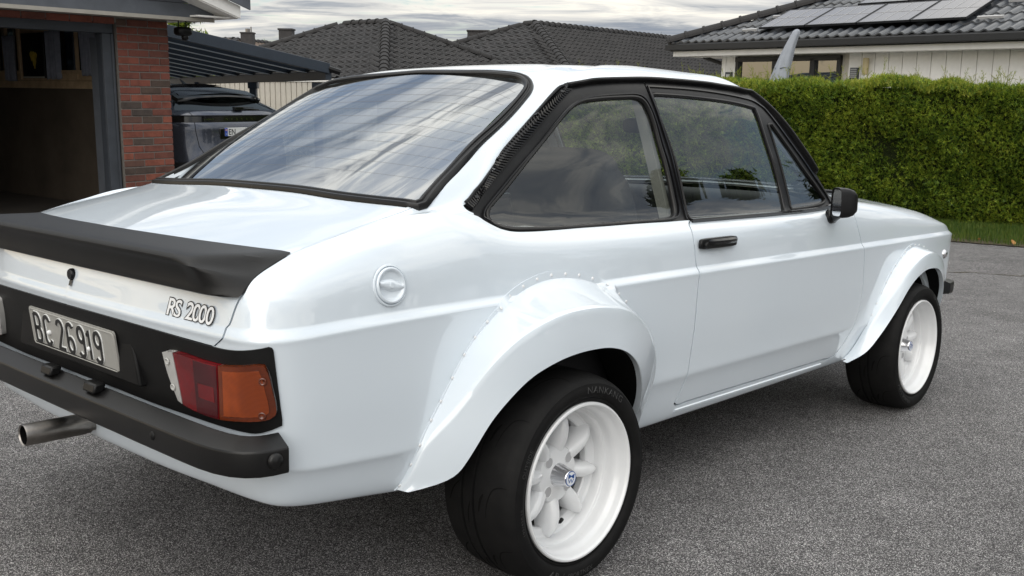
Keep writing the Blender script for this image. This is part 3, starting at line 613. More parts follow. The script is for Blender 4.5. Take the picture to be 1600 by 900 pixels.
hpart('downpipe','gutter_black',lambda m:m.tube([(.12,.9,2.54),(.16,.9,2.42),(.55,.95,2.30),(.78,.98,2.26),(.86,.98,2.1),(.86,.98,.3)],.038,10),smooth=True)
# roof: front slope with individual tiles in the nearest part, hip at the left end
hpart('roof_deck','gutter_black',lambda m:m.add([(0,0,2.60),(LX,0,2.60),(LX,4.2,2.60+4.2*TP),(4.2,4.2,2.60+4.2*TP),(0,8.4,2.60)],[(0,1,2,3),(0,3,4)]))
def tile_mesh():
    m=MB(); pr=[(0,.0),(.15,.002),(.32,.006),(.48,.022),(.64,.034),(.80,.028),(.92,.010),(1.0,.0)]; tw,th=.190,.37; cs=1/math.sqrt(1+TP*TP); V=[];F=[]
    for (u,h) in pr:
        x=u*tw*1.01; V+=[(x,0,h),(x,0,h+.024),(x,th*cs*1.06,th*cs*1.06*TP+h+.002)]
    for q in range(len(pr)-1):
        c=q*3; F+=[(c,c+3,c+4,c+1),(c+1,c+4,c+5,c+2)]
    m.add(V,F); me=bpy.data.meshes.new('roof_tile'); me.from_pydata(m.v,[],m.f); me.materials.append(MT['glazed_tile']); me.polygons.foreach_set('use_smooth',[True]*len(me.polygons)); me.set_sharp_from_angle(angle=math.radians(40)); return me
tme=tile_mesh(); cs=1/math.sqrt(1+TP*TP); stp=.37*cs; nt_=0; V_=[]
def covered(x,y): return (1.9<x+.15<5.65 and .42<y+.1<1.15) or (3.3<x+.15<9.3 and 1.45<y+.1<2.2)
rest=MB()
for j in range(12):
    y=j*stp+.02
    for i in range(int(LX/.19)):
        x=i*.19
        if x+.095<y*1.0: continue
        if covered(x,y): continue
        if nt_<290 and x<8.2:
            o=bpy.data.objects.new('roof_tile',tme); COL.objects.link(o); o.parent=hs; o.location=(x,y,2.635+y*TP+rng.normal(0,.002)); nt_+=1
        else:
            rest.add([(v.co.x+x,v.co.y+y,v.co.z+2.635+y*TP) for v in tme.vertices],[tuple(p.vertices) for p in tme.polygons])
if rest.n: rest.build('upper_roof_tiles','glazed_tile',hs,smooth=True,kind='stuff')
capm=None
def hcap(Aa,Bb):
    global capm
    capm=ridge_caps(hs,Aa,Bb,first=capm,r=.12)
hcap((0,0,2.68),(4.2,4.2,2.68+4.2*TP))
# solar panels (each four sit on the slope)
def panel_obj(x0,x1,y0,y1,lab):
    off=.115; r=empty('solar_panel',HO,HR,label=lab,category='solar panel',group='solar panels on the white house roof')
    th=math.atan(TP); L2=(y1-y0)/math.cos(th); 
    q=empty('x',(0,0,0)); bpy.data.objects.remove(q)
    m=MB(); m.box((0,0,0),((x1-x0)/2-.012,L2/2-.012,.004)); g=m.build('cell_sheet','solar_cell',r); 
    m=MB(); fw_=.012
    for (cx,cy,hx,hy) in ((0,L2/2-.008,(x1-x0)/2-.004,.008),(0,-L2/2+.008,(x1-x0)/2-.004,.008),((x1-x0)/2-.010,0,.007,L2/2-.017),(-(x1-x0)/2+.010,0,.007,L2/2-.017)): m.box((cx,cy,-.010),(hx,hy,.018))
    f=m.build('frame','gutter_black',r)
    m=MB()
    for k in (-.25,0,.25): m.box((k*(x1-x0),0,.006),(.004,L2/2-.03,.0015))
    m.box((0,0,.0062),((x1-x0)/2-.03,.004,.0014)); b=m.build('busbar','panel_line',r)
    for o in (g,f,b):
        o.location=((x0+x1)/2,(y0+y1)/2,2.635+TP*(y0+y1)/2+off); o.rotation_euler=(th,0,0)
for k,(x0,x1) in enumerate(((1.86,2.83),(2.85,3.84),(3.86,4.80),(4.82,5.74))):
    panel_obj(x0,x1,.36,1.26,'solar panel, %s in the lower row on the white house roof'%('leftmost','second from left','third from left','rightmost')[k])
for k in range(5): panel_obj(3.2+k*.98,4.16+k*.98,1.36,2.26,'solar panel in the upper row, %s'%('leftmost above the lower row gap','second from the left end','third from the left end','fourth from the left end','fifth from the left end')[k])
for q_ in ((1.62,.42,.16),(1.75,1.1,.14),(6.05,.48,.2),(6.15,1.2,.2)): hpart('mounting_rail','panel_line',lambda m:[m.box((x,y,2.70+TP*y),(l,.02,.02),[(1,0,0),(0,cs,TP*cs),(0,-TP*cs,cs)]) for (x,y,l) in (q_,)])
# things on the wall
vt=empty('wall_vent',HO,HR,label='dark louvred vent box on the white wall right of the window',category='vent')
hpart('box','frame_slate',lambda m:m.box((3.80,.505,2.075),(.075,.025,.10)),vt,bevel=.004)
hpart('louvre','panel_line',lambda m:[m.box((3.80,.476,2.02+k*.032),(.058,.006,.007)) for k in range(5)],vt)
wl=empty('wall_lamp',HO,HR,label='cream cylinder wall lamp on a white pipe on the house wall',category='lamp')
hpart('lamp_shade','lamp_cream',lambda m:m.lathe([(0,.14),(.045,.14),(.05,.12),(.05,-.11),(.04,-.13),(0,-.13)],20,'z',(4.03,.46,2.19)),wl,smooth=True,sharp=40)
hpart('pipe','white_board',lambda m:m.tube([(4.03,.47,2.06),(4.03,.47,1.2)],.032,10),wl,smooth=True)
bx=empty('meter_box',HO,HR,label='small dark grey box on the house wall left of the window',category='box')
hpart('box','frame_slate',lambda m:m.box((1.135,.49,2.03),(.07,.03,.09)),bx,bevel=.004)
hpart('cover','panel_line',lambda m:m.box((1.135,.457,2.05),(.04,.004,.03)),bx)
# closed parasol under a grey cover
um=empty('parasol',(4.0,15.6,0),0,label='closed parasol in a grey fabric cover leaning above the hedge',category='parasol')
m=MB(); nseg=26; P=np.zeros((nseg,14,3)); path=[(3.93,1.30,.17),(3.98,1.75,.155),(4.00,1.93,.135),(4.03,2.05,.118),(4.045,2.12,.112),(4.09,2.28,.095),(4.13,2.42,.078),(4.175,2.54,.068),(4.20,2.60,.062),(4.215,2.645,.054),(4.224,2.672,.030),(4.226,2.682,.0)]
P=np.zeros((nseg,len(path),3))
for i in range(nseg):
    for j,(x,z,r) in enumerate(path):
        a=2*math.pi*i/nseg; rr=r*(1+.10*math.sin(5*a+j*.35)+.05*math.sin(9*a-j*.8)); P[i,j]=(x-4.0+rr*math.cos(a),rr*math.sin(a),z)
m.grid(P,closeu=True); m.build('cover','cover_grey',um,smooth=True)
m=MB(); m.tube([(-.08,0,.0),(-.07,0,1.35)],.03); m.build('pole','steel_dark',um)
m=MB(); m.tube([(.045+.115*math.cos(a)-.0,.115*math.sin(a),2.10+.015*math.sin(3*a)) for a in [k*.4 for k in range(17)]],.006,6); m.build('tie_cord','carport_metal',um)
# ---------------------------------------------------------------- trees
def conifer(name,lab,x,y,z0,h,r,n,mat='pine',seed=1,group=None,crown0=.12):
    g=np.random.default_rng(seed); root=empty(name,(x,y,z0),0,label=lab,category='tree')
    if group: root['group']=group
    m=MB(); m.tube([(0,0,0),(0.05,0,h*.5),(0,.04,h*.98)],[r*.09,r*.06,.012],7); 
    br=[]
    for k in range(int(46)):
        t=crown0+(1-crown0)*((k+.5)/46)**.9; a=g.uniform(0,2*math.pi); l=r*(1-t)**.75*g.uniform(.65,1.1)+.1; e=(math.cos(a)*l,math.sin(a)*l,h*t+l*g.uniform(-.18,.12)); m.tube([(0,0,h*t),e],[.03,.008],4,cap=False); br.append((np.array([0,0,h*t]),np.array(e)))
    m.build('trunk','bark',root)
    B0=np.array([b[0] for b in br]);B1=np.array([b[1] for b in br]); i=g.integers(0,len(br),n); t=g.uniform(.15,1.05,n)[:,None]; c=B0[i]+(B1[i]-B0[i])*t+g.normal(0,1,(n,3))*np.array([.10,.10,.05])*r*.7
    d=g.normal(0,1,(n,3))+(B1[i]-B0[i])*.4; d[:,2]-=.3; d/=np.linalg.norm(d,axis=1,keepdims=True); s=np.cross(d,g.normal(0,1,(n,3))); s/=np.linalg.norm(s,axis=1,keepdims=True); l=(.16*r/2*g.uniform(.5,1.3,n))[:,None]
    V=np.stack([c-s*l*.22,c+s*l*.22,c+d*l*1.4],1); me=bpy.data.meshes.new('crown'); fast_mesh(me,V.reshape(-1,3),np.arange(n*3).reshape(-1,3)); link(me,'crown',root,mat,kind='stuff'); return root
conifer('pine_tree','green conifer behind the garage eave',-8.6,27,0,3.9,1.5,9000,seed=3,mat='thuja')
conifer('bush','small round green treetop beyond the brown roof',-12.0,49,0,3.75,1.6,5000,seed=5,mat='thuja',crown0=.5)
bt=empty('bare_tree',(6.6,46,0),0,label='thin bare twigs rising above the far roof beside the white house',category='tree')
m=MB(); gg=random.Random(4)
def twig(p,d,l,r,lev):
    e=p+d*l; m.tube([p,(p+e)/2+np.array([gg.gauss(0,.03),gg.gauss(0,.03),0])*l,e],[r,r*.8,r*.5],4,cap=False)
    if lev:
        for k in range(4):
            dd=d+np.array([gg.gauss(0,.45),gg.gauss(0,.45),gg.gauss(.1,.2)]); dd/=np.linalg.norm(dd); twig(p+d*l*gg.uniform(.4,1),dd,l*.55,r*.55,lev-1)
twig(np.array([0,0,0.]),np.array([0,0,1.]),2.25,.05,4); m.build('branches','bark',bt)
# trees across the road, seen only as reflections in the car windows
for k in range(14):
    if k<6: tr0=conifer('pine_tree','dark pine in the row across the road',27+1.6*math.sin(k*2.1),19-k*1.75+.5*math.sin(k*1.3),0,8.0+.55*math.sin(k*1.9),2.7,5600,seed=20+k,group='row of pines across the road',crown0=.15)
    else:
        src=[o for o in COL.objects if o.name.startswith('pine_tree') and o.get('group')][k-6 if k<12 else k-12]; c=src.copy(); COL.objects.link(c)
        for ch in list(src.children): d=ch.copy(); COL.objects.link(d); d.parent=c
        c.location=(27+1.6*math.sin(k*2.1),19-k*1.75,0); c.rotation_euler=(0,0,k*1.7)
mb=MB(); mb.box((0,0,0),(9.0,2.6,.04),[(HD[0],HD[1],0),(HN[0],HN[1],0),(0,0,1)]); te=mb.build('bounce_slab','pale_stone',kind='structure'); te.location=(HA[0]+HN[0]*4.1+HD[0]*1,HA[1]+HN[1]*4.1+HD[1]*1,.05)  # unseen pale slab, added to bounce light onto the white house wall
gs=MB()
for i in range(420):
    x=rng.uniform(-3,8); y=rng.uniform(1.2,10.5); r=rng.uniform(.0025,.006)*(1+(rng.random()<.08)); z=float(gz(x,y))+r*.4
    t=rng.uniform(0,6.28); gs.add([(x+r*math.cos(t+a),y+r*math.sin(t+a),z) for a in (0,1.57,3.14,4.71)]+[(x,y,z+r*.8),(x,y,z-r*.5)],[(0,1,4),(1,2,4),(2,3,4),(3,0,4)])
gs.build('loose_grit','pale_stone',kind='stuff',label='loose pale grit scattered on the asphalt driveway',category='grit')

#SURF-BEGIN
import numpy as np, math
# Body skin: control net of the right half, (x forward, w outward, z up), rows from floor fold to roof centre.
def _col(*p): return p
NETC=[
[(-.7,0,.358),(-.805,0,.352),(-.835,0,.47),(-.88,0,.715),(-.884,0,.726),(-.876,0,.744),(-.866,0,.8),(-.848,0,.845),(-.8,0,.868),(-.55,0,.938),(-.325,0,.992),(-.04,0,1.172),(.275,0,1.332),(.35,0,1.356),(.5,0,1.374),(.66,0,1.385)],
[(-.7,.3,.358),(-.8,.3,.352),(-.832,.3,.47),(-.876,.3,.715),(-.88,.3,.726),(-.872,.3,.744),(-.862,.3,.8),(-.844,.3,.844),(-.796,.3,.866),(-.54,.3,.936),(-.318,.3,.988),(-.035,.28,1.168),(.27,.25,1.328),(.345,.24,1.353),(.5,.2,1.372),(.69,0,1.385)],
[(-.7,.55,.364),(-.79,.56,.358),(-.822,.57,.46),(-.852,.59,.712),(-.856,.59,.722),(-.849,.58,.742),(-.842,.57,.8),(-.828,.56,.838),(-.785,.55,.86),(-.52,.545,.93),(-.308,.54,.98),(-.025,.48,1.153),(.257,.43,1.314),(.335,.4,1.341),(.5,.32,1.368),(.72,0,1.385)],
[(-.7,.64,.364),(-.78,.665,.358),(-.81,.69,.455),(-.838,.705,.711),(-.841,.706,.721),(-.835,.692,.742),(-.826,.685,.8),(-.805,.675,.828),(-.765,.645,.858),(-.51,.615,.926),(-.299,.63,.974),(-.015,.545,1.145),(.247,.487,1.298),(.325,.45,1.333),(.51,.36,1.365),(.75,0,1.385)],
[(-.69,.67,.358),(-.762,.705,.352),(-.785,.745,.45),(-.808,.757,.71),(-.81,.758,.72),(-.805,.743,.742),(-.792,.735,.8),(-.765,.705,.838),(-.715,.66,.868),(-.48,.64,.93),(-.275,.64,.97),(.015,.56,1.148),(.268,.505,1.298),(.345,.465,1.336),(.54,.37,1.367),(.78,0,1.386)],
[(-.66,.68,.351),(-.715,.722,.343),(-.735,.769,.44),(-.745,.782,.713),(-.746,.783,.722),(-.744,.768,.742),(-.735,.757,.8),(-.7,.712,.858),(-.66,.666,.884),(-.44,.652,.936),(-.238,.652,.966),(.055,.58,1.15),(.305,.525,1.299),(.37,.475,1.338),(.56,.375,1.368),(.8,0,1.386)],
[(-.57,.69,.331),(-.58,.728,.327),(-.585,.776,.43),(-.59,.786,.718),(-.59,.787,.727),(-.59,.772,.746),(-.59,.76,.82),(-.575,.722,.884),(-.545,.668,.914),(-.37,.658,.947),(-.222,.664,.963),(.05,.6,1.135),(.315,.545,1.296),(.395,.485,1.338),(.59,.38,1.369),(.82,0,1.386)],
[(-.42,.69,.311),(-.42,.728,.307),(-.42,.777,.42),(-.42,.787,.721),(-.42,.788,.73),(-.42,.773,.748),(-.42,.762,.83),(-.425,.726,.905),(-.42,.673,.943),(-.295,.668,.957),(-.205,.676,.96),(.04,.618,1.11),(.325,.56,1.29),(.415,.495,1.336),(.62,.385,1.37),(.84,0,1.386)],
[(-.25,.69,.291),(-.25,.727,.286),(-.25,.777,.418),(-.25,.787,.722),(-.25,.788,.731),(-.25,.773,.749),(-.25,.763,.83),(-.25,.738,.905),(-.265,.692,.955),(-.215,.69,.958),(-.18,.69,.953),(0,.642,1.096),(.33,.576,1.285),(.435,.502,1.337),(.65,.39,1.371),(.86,0,1.386)],
[(-.05,.69,.271),(-.05,.725,.266),(-.05,.777,.416),(-.05,.788,.723),(-.05,.789,.732),(-.05,.774,.75),(-.05,.765,.82),(-.05,.748,.875),(-.05,.724,.897),(-.03,.715,.905),(-.01,.705,.915),(.12,.642,1.1),(.4,.574,1.297),(.48,.507,1.342),(.68,.39,1.372),(.88,0,1.386)],
[(.25,.68,.266),(.25,.722,.264),(.25,.777,.415),(.25,.789,.724),(.25,.79,.733),(.25,.775,.751),(.25,.767,.81),(.25,.75,.862),(.25,.728,.881),(.26,.716,.892),(.27,.708,.903),(.39,.648,1.1),(.53,.578,1.312),(.57,.508,1.354),(.73,.39,1.378),(.92,0,1.389)],
[(.55,.68,.262),(.55,.722,.262),(.55,.777,.415),(.55,.789,.725),(.55,.79,.734),(.55,.775,.752),(.55,.768,.81),(.55,.751,.86),(.55,.728,.881),(.55,.716,.892),(.55,.708,.903),(.6,.65,1.1),(.67,.574,1.322),(.69,.506,1.361),(.8,.385,1.382),(.95,0,1.391)],
[(.78,.68,.262),(.78,.722,.262),(.78,.777,.415),(.78,.789,.725),(.78,.79,.734),(.78,.775,.752),(.78,.768,.81),(.78,.751,.86),(.78,.728,.881),(.78,.716,.892),(.78,.708,.903),(.79,.65,1.1),(.81,.572,1.326),(.82,.504,1.366),(.88,.38,1.385),(.98,0,1.392)],
[(1.1,.68,.262),(1.1,.722,.262),(1.1,.777,.415),(1.1,.789,.725),(1.1,.79,.734),(1.1,.775,.752),(1.1,.768,.81),(1.1,.751,.862),(1.1,.728,.881),(1.1,.716,.892),(1.1,.708,.903),(1.085,.648,1.1),(1.06,.57,1.327),(1.04,.5,1.366),(1,.375,1.385),(1.02,0,1.392)],
[(1.45,.68,.262),(1.45,.72,.262),(1.45,.777,.415),(1.45,.787,.724),(1.45,.788,.733),(1.45,.773,.751),(1.45,.766,.81),(1.45,.749,.867),(1.45,.728,.881),(1.45,.716,.892),(1.45,.708,.903),(1.39,.645,1.1),(1.29,.566,1.319),(1.23,.49,1.37),(1.12,.37,1.382),(1.06,0,1.392)],
[(1.75,.68,.262),(1.75,.718,.262),(1.75,.777,.415),(1.75,.784,.723),(1.75,.785,.732),(1.75,.77,.75),(1.75,.762,.81),(1.74,.745,.87),(1.74,.724,.89),(1.735,.712,.902),(1.73,.704,.914),(1.6,.642,1.1),(1.415,.56,1.303),(1.32,.485,1.36),(1.18,.36,1.379),(1.1,0,1.391)],
[(1.95,.68,.262),(1.95,.717,.262),(1.95,.777,.415),(1.95,.78,.722),(1.95,.781,.731),(1.95,.766,.749),(1.94,.757,.81),(1.92,.738,.868),(1.87,.712,.905),(1.83,.695,.924),(1.815,.69,.936),(1.665,.645,1.1),(1.462,.562,1.288),(1.36,.47,1.356),(1.22,.35,1.377),(1.13,0,1.39)],
[(2.2,.68,.27),(2.2,.72,.27),(2.2,.775,.415),(2.2,.776,.721),(2.2,.777,.73),(2.2,.762,.748),(2.18,.752,.81),(2.13,.73,.862),(2.05,.7,.895),(1.93,.668,.925),(1.84,.65,.945),(1.67,.595,1.1),(1.455,.51,1.3),(1.37,.44,1.349),(1.24,.32,1.377),(1.15,0,1.39)],
[(2.6,.68,.3),(2.6,.72,.3),(2.6,.768,.415),(2.6,.765,.719),(2.6,.766,.728),(2.6,.751,.745),(2.59,.741,.79),(2.56,.72,.828),(2.48,.685,.862),(2.15,.6,.915),(1.9,.52,.955),(1.72,.47,1.1),(1.42,.4,1.325),(1.35,.34,1.355),(1.25,.25,1.379),(1.17,0,1.39)],
[(2.9,.67,.36),(2.935,.7,.36),(2.965,.745,.43),(3,.742,.716),(3,.743,.725),(2.995,.728,.74),(2.98,.72,.77),(2.93,.7,.792),(2.86,.655,.825),(2.3,.48,.922),(1.94,.36,.96),(1.75,.32,1.1),(1.395,.27,1.345),(1.335,.24,1.362),(1.26,.18,1.381),(1.18,0,1.39)],
[(2.95,.62,.38),(3.015,.64,.38),(3.065,.69,.44),(3.12,.695,.712),(3.122,.696,.72),(3.113,.682,.735),(3.095,.672,.755),(3.06,.65,.775),(2.95,.6,.808),(2.38,.36,.928),(1.965,.22,.964),(1.765,.2,1.1),(1.375,.17,1.355),(1.325,.15,1.366),(1.265,.1,1.382),(1.185,0,1.39)],
[(2.98,.4,.39),(3.045,.4,.39),(3.095,.42,.45),(3.15,.42,.71),(3.152,.42,.718),(3.145,.41,.732),(3.13,.4,.752),(3.095,.39,.77),(2.98,.36,.805),(2.42,.2,.933),(1.98,.1,.966),(1.775,.09,1.1),(1.365,.08,1.36),(1.32,.07,1.368),(1.268,.05,1.383),(1.19,0,1.39)],
[(2.98,0,.39),(3.045,0,.39),(3.095,0,.45),(3.155,0,.71),(3.157,0,.718),(3.15,0,.732),(3.135,0,.752),(3.1,0,.77),(2.985,0,.806),(2.43,0,.936),(1.985,0,.967),(1.778,0,1.1),(1.36,0,1.362),(1.318,0,1.369),(1.27,0,1.383),(1.19,0,1.39)],
]
def pchip(x,y,xq):
    # x (n), y (n,k)
    h=np.diff(x);d=np.diff(y,axis=0)/h[:,None];n=len(x)
    m=np.zeros_like(y)
    for i in range(1,n-1):
        a,b=d[i-1],d[i];w1=2*h[i]+h[i-1];w2=h[i]+2*h[i-1]
        ok=(a*b)>0
        m[i]=np.where(ok,(w1+w2)/(w1/np.where(ok,a,1)+w2/np.where(ok,b,1)),0)
    m[0]=d[0];m[-1]=d[-1]
    k=np.clip(np.searchsorted(x,xq,side='right')-1,0,n-2)
    t=((xq-x[k])/h[k])[:,None];H=h[k][:,None]
    return ((1+2*t)*(1-t)**2)*y[k]+t*(1-t)**2*H*m[k]+t*t*(3-2*t)*y[k+1]+t*t*(t-1)*H*m[k+1]
def build_grid():
    N=np.array(NETC,float)           # (nc,nr,3)
    lerp=lambda a,b,t: N[:,a:a+1]*(1-t)+N[:,b:b+1]*t
    N=np.concatenate([N[:,:2],lerp(1,2,.90),N[:,2:3],lerp(2,3,.07),lerp(2,3,.5)+[0,.002,0],lerp(2,3,.95),N[:,3:6],lerp(5,6,.10),N[:,6:]],1)
    mir=np.array([1,-1,1.]); nm=3; N=np.concatenate([N[nm:0:-1]*mir,N,N[-2:-2-nm:-1]*mir],0)
    nc,nr,_=N.shape
    cu=np.linalg.norm(np.diff(N[:,2:9],axis=0),axis=2).mean(1)
    cv=np.linalg.norm(np.diff(N,axis=1),axis=2)[8:21].mean(0)
    U=np.r_[0,np.cumsum(cu)];V=np.r_[0,np.cumsum(cv)]
    uq=np.concatenate([np.linspace(U[i],U[i+1],max(4,int(math.ceil(cu[i]/.012)))+1)[:-1] for i in range(nc-1)]+[[U[-1]]])
    vq=np.concatenate([np.linspace(V[i],V[i+1],max(3,int(math.ceil(cv[i]/.010)))+1)[:-1] for i in range(nr-1)]+[[V[-1]]])
    G=pchip(V,N.transpose(1,0,2).reshape(nr,-1),vq).reshape(len(vq),nc,3)
    G=pchip(U,G.transpose(1,0,2).reshape(nc,-1),uq).reshape(len(uq),len(vq),3)
    a0=int(np.argmin(abs(uq-U[nm]))); a1=int(np.argmin(abs(uq-U[nc-1-nm]))); G=G[a0:a1+1]
    # smooth: mirror across the centre at both u ends
    for it in range(10):
        A=G.copy()
        P=np.concatenate([G[1:2]*[1,-1,1],G,G[-2:-1]*[1,-1,1]],0)
        G=.25*P[:-2]+.5*P[1:-1]+.25*P[2:]
        if it<1:
            P=np.concatenate([G[:,:1],G,G[:,-1:]],1)
            G=.25*P[:,:-2]+.5*P[:,1:-1]+.25*P[:,2:]
            G[:,0]=A[:,0]
    G[0,:,1]=0;G[-1,:,1]=0;G[:,-1,1]=0
    du=np.gradient(np.concatenate([G[1:2]*mir,G,G[-2:-1]*mir],0),axis=0)[1:-1];dv=np.gradient(G,axis=1)
    du[0,:,0]=du[0,:,2]=0;du[-1,:,0]=du[-1,:,2]=0
    nrm=-np.cross(du,dv)
    L=np.linalg.norm(nrm,axis=2,keepdims=True)
    nrm=nrm/np.maximum(L,1e-12)
    nrm[:,-1]=[0,0,1];nrm[:,-2]=[0,0,1]
    return G,nrm

UVD={"boot_side":[(61.88,96.01),(66.3,90.72),(69.32,87.27),(67.04,84.44),(64.61,82.39),(61.52,79.33),(60.62,73.39),(58.37,66.14),(55.47,57.78),(53.07,53.12)],"boot_bottom":[(53.07,53.12),(43.08,53.61),(33.31,54.22),(16.31,54.66),(2.38,54.63)],"rear_glass":[(2.06,151.31),(8.08,150.7),(20.77,150.0),(34.22,150.02),(43.51,150.21),(49.53,150.58),(53.8,151.14),(57.82,150.9),(62.05,148.52),(63.78,145.82),(64.64,142.4),(64.77,122.37),(58.3,107.79),(57.58,101.61),(59.36,97.91),(60.73,96.75),(60.3,96.15),(56.59,96.09),(49.1,95.83),(34.83,95.68),(17.6,96.04),(0.0,96.0)],"door_gap":[(202.98,89.35),(199.29,77.1),(198.96,67.15),(199.32,62.3),(199.16,59.62),(198.87,53.04),(198.74,49.89),(198.53,42.81),(198.34,37.67),(197.9,31.81),(197.01,20.99),(196.08,15.81),(194.49,12.54),(195.79,11.77),(201.34,11.74),(206.97,11.72),(212.69,11.68),(218.59,11.65),(224.7,11.6),(230.98,11.58),(237.57,11.53),(244.46,11.47),(251.54,11.43),(258.93,11.36),(266.58,11.29),(274.53,11.22),(282.8,11.17),(291.23,11.1),(292.97,11.98),(297.8,16.22),(300.28,23.22),(303.44,30.95),(304.56,41.74),(303.93,52.3),(303.28,58.71),(303.52,64.83),(302.45,72.24),(303.54,77.83)],"belt":[(203.08,89.92),(216.48,89.74),(230.18,89.62),(245.01,89.49),(259.23,90.01),(274.0,89.49),(290.29,87.96),(298.37,85.59)],"dlo_vent":[(94.24,98.73),(86.85,103.2),(89.22,108.42),(98.66,118.72),(98.75,129.39),(96.91,137.61),(96.59,143.1),(98.86,147.62),(108.47,150.64)],"dlo_rail":[(108.47,150.64),(121.64,151.07),(127.9,150.82),(138.61,151.22),(154.09,151.01),(172.94,150.79),(190.25,150.97),(204.73,151.05),(218.93,151.16),(229.56,151.09),(241.82,150.85),(253.84,151.19),(267.53,151.31),(291.3,153.27),(299.0,152.0),(299.0,148.0),(302.0,144.0),(302.0,138.0),(303.0,125.0),(303.0,112.0),(393.0,90.0),(302.81,87.53)],"dlo_low":[(203.08,89.92),(191.48,90.07),(179.94,90.91),(165.98,91.1),(152.99,91.31),(143.48,89.22),(134.92,85.95),(130.97,84.92),(128.2,85.31),(125.33,86.87),(122.22,88.88),(116.24,97.37),(94.24,98.73)],"vent_in":[(113.42,98.83),(113.57,104.54),(121.67,115.91),(125.69,126.42),(125.18,136.15),(124.52,144.28),(125.75,148.58)],"q_glass":[(123.28,96.2),(122.04,99.31),(121.44,102.25),(122.02,104.35),(125.72,110.96),(129.27,116.3),(132.52,121.75),(134.49,127.19),(135.45,131.85),(136.39,136.45),(138.39,139.1),(140.83,140.28),(145.78,140.89),(155.93,141.36),(168.82,141.39),(179.67,141.3),(183.62,140.58),(186.29,138.93),(190.55,132.69),(194.16,122.16),(196.34,113.7),(197.41,106.74),(197.59,100.82),(196.45,98.01),(194.11,96.81),(180.77,96.6),(166.26,96.5),(152.78,96.42),(140.66,95.54),(133.75,94.77),(128.62,93.04),(125.93,92.03)],"q_gap":[(188.38,148.09),(190.01,143.9),(194.94,134.66),(199.04,123.81),(201.02,111.98),(202.37,101.43),(202.13,89.86)],"d_glass":[(204.12,96.22),(204.11,102.21),(203.44,112.36),(200.98,124.32),(195.34,137.1),(193.09,143.1),(213.1,143.06),(232.99,142.53),(252.6,142.27),(265.0,141.79),(262.41,131.48),(260.82,119.83),(258.86,108.4),(256.35,94.6),(227.6,95.05)],"d_small":[(262.0,96.97),(264.56,108.72),(268.62,122.21),(272.36,134.41),(275.61,134.64),(280.28,124.87),(283.61,114.1),(287.78,106.35),(289.87,98.49),(286.16,97.58),(272.18,96.91)],"door_frame_out":[(202.13,89.86),(202.37,101.43),(201.02,111.98),(199.04,123.81),(194.94,134.66),(190.97,143.92),(190.22,147.6),(202.95,147.58),(216.95,147.62),(238.34,147.04),(257.72,146.95),(273.07,146.54),(282.12,144.41),(284.79,138.31),(289.64,125.11),(293.03,111.67),(295.67,101.49),(294.65,86.47)],"wing_gap":[(303.93,52.3),(303.28,58.71),(303.52,64.83),(302.45,72.24),(303.54,77.83)],"fuel":[(93.15,69.37)],"handle":[(200.83,72.62),(218.82,71.99)],"rflange":[(98.0,6.0),(97.83,11.59),(98.54,14.86),(99.16,21.97),(101.07,26.94),(103.77,31.6),(106.24,36.23),(108.92,40.65),(111.49,44.84),(114.56,48.67),(117.64,51.91),(120.69,57.29),(124.85,63.39),(128.27,66.25),(132.17,67.57),(136.07,68.55),(140.36,69.01),(144.84,68.93),(149.4,68.34),(153.93,66.98),(158.56,64.83),(161.58,59.16),(165.33,53.19),(169.04,49.75)],"rflange_lo":[(181.83,19.39),(181.46,15.25),(180.57,12.32),(179.89,9.14)],"fflange":[(301.0,6.0),(303.73,9.11),(305.75,12.14),(308.66,14.89),(310.35,18.57),(312.53,24.17),(318.03,32.73),(324.15,40.99),(329.65,45.69),(334.67,49.0),(339.86,51.95),(346.25,55.26),(350.15,55.76),(353.9,55.0),(358.43,53.37),(363.09,51.11)],"crease_h":[(63.07,59.15)],"keyhole":[(1.49,68.81)],"badge":[(38.55,60.93),(39.69,69.02),(54.49,68.71),(53.78,62.38)],"blk_top":[(1.72,54.38),(16.31,54.66),(33.31,54.22),(46.79,53.16),(54.15,52.88),(57.33,53.0),(60.94,53.81),(64.5,55.3),(66.43,56.34),(67.02,55.75),(67.31,53.21)],"blk_side":[(67.31,53.21),(67.68,45.33),(68.02,38.86),(68.19,36.31),(68.15,34.76)],"blk_bot":[(68.15,34.76),(65.96,33.4),(62.45,31.77),(59.14,31.37),(54.09,30.98),(43.97,30.53),(30.19,29.89),(14.54,30.22)],"lamp":[(39.06,48.54),(40.54,49.11),(51.9,48.8),(55.89,48.93),(61.4,49.93),(64.27,50.6),(65.57,50.49),(66.23,48.57),(66.76,44.54),(67.28,39.67),(67.08,38.0),(66.1,36.9),(63.25,35.79),(59.36,34.8),(54.46,33.73),(48.4,33.68),(43.8,34.4),(42.01,35.15),(39.81,42.48)],"lamp_div":[(42.45,48.87),(43.6,34.52),(55.53,48.84),(54.65,33.79)],"side_marker":[(382.04,46.2)],"plate":[(0.0,58.0),(21.13,49.54),(18.4,34.35),(0.0,44.0)],"mirror":[(284.74,73.85)]}
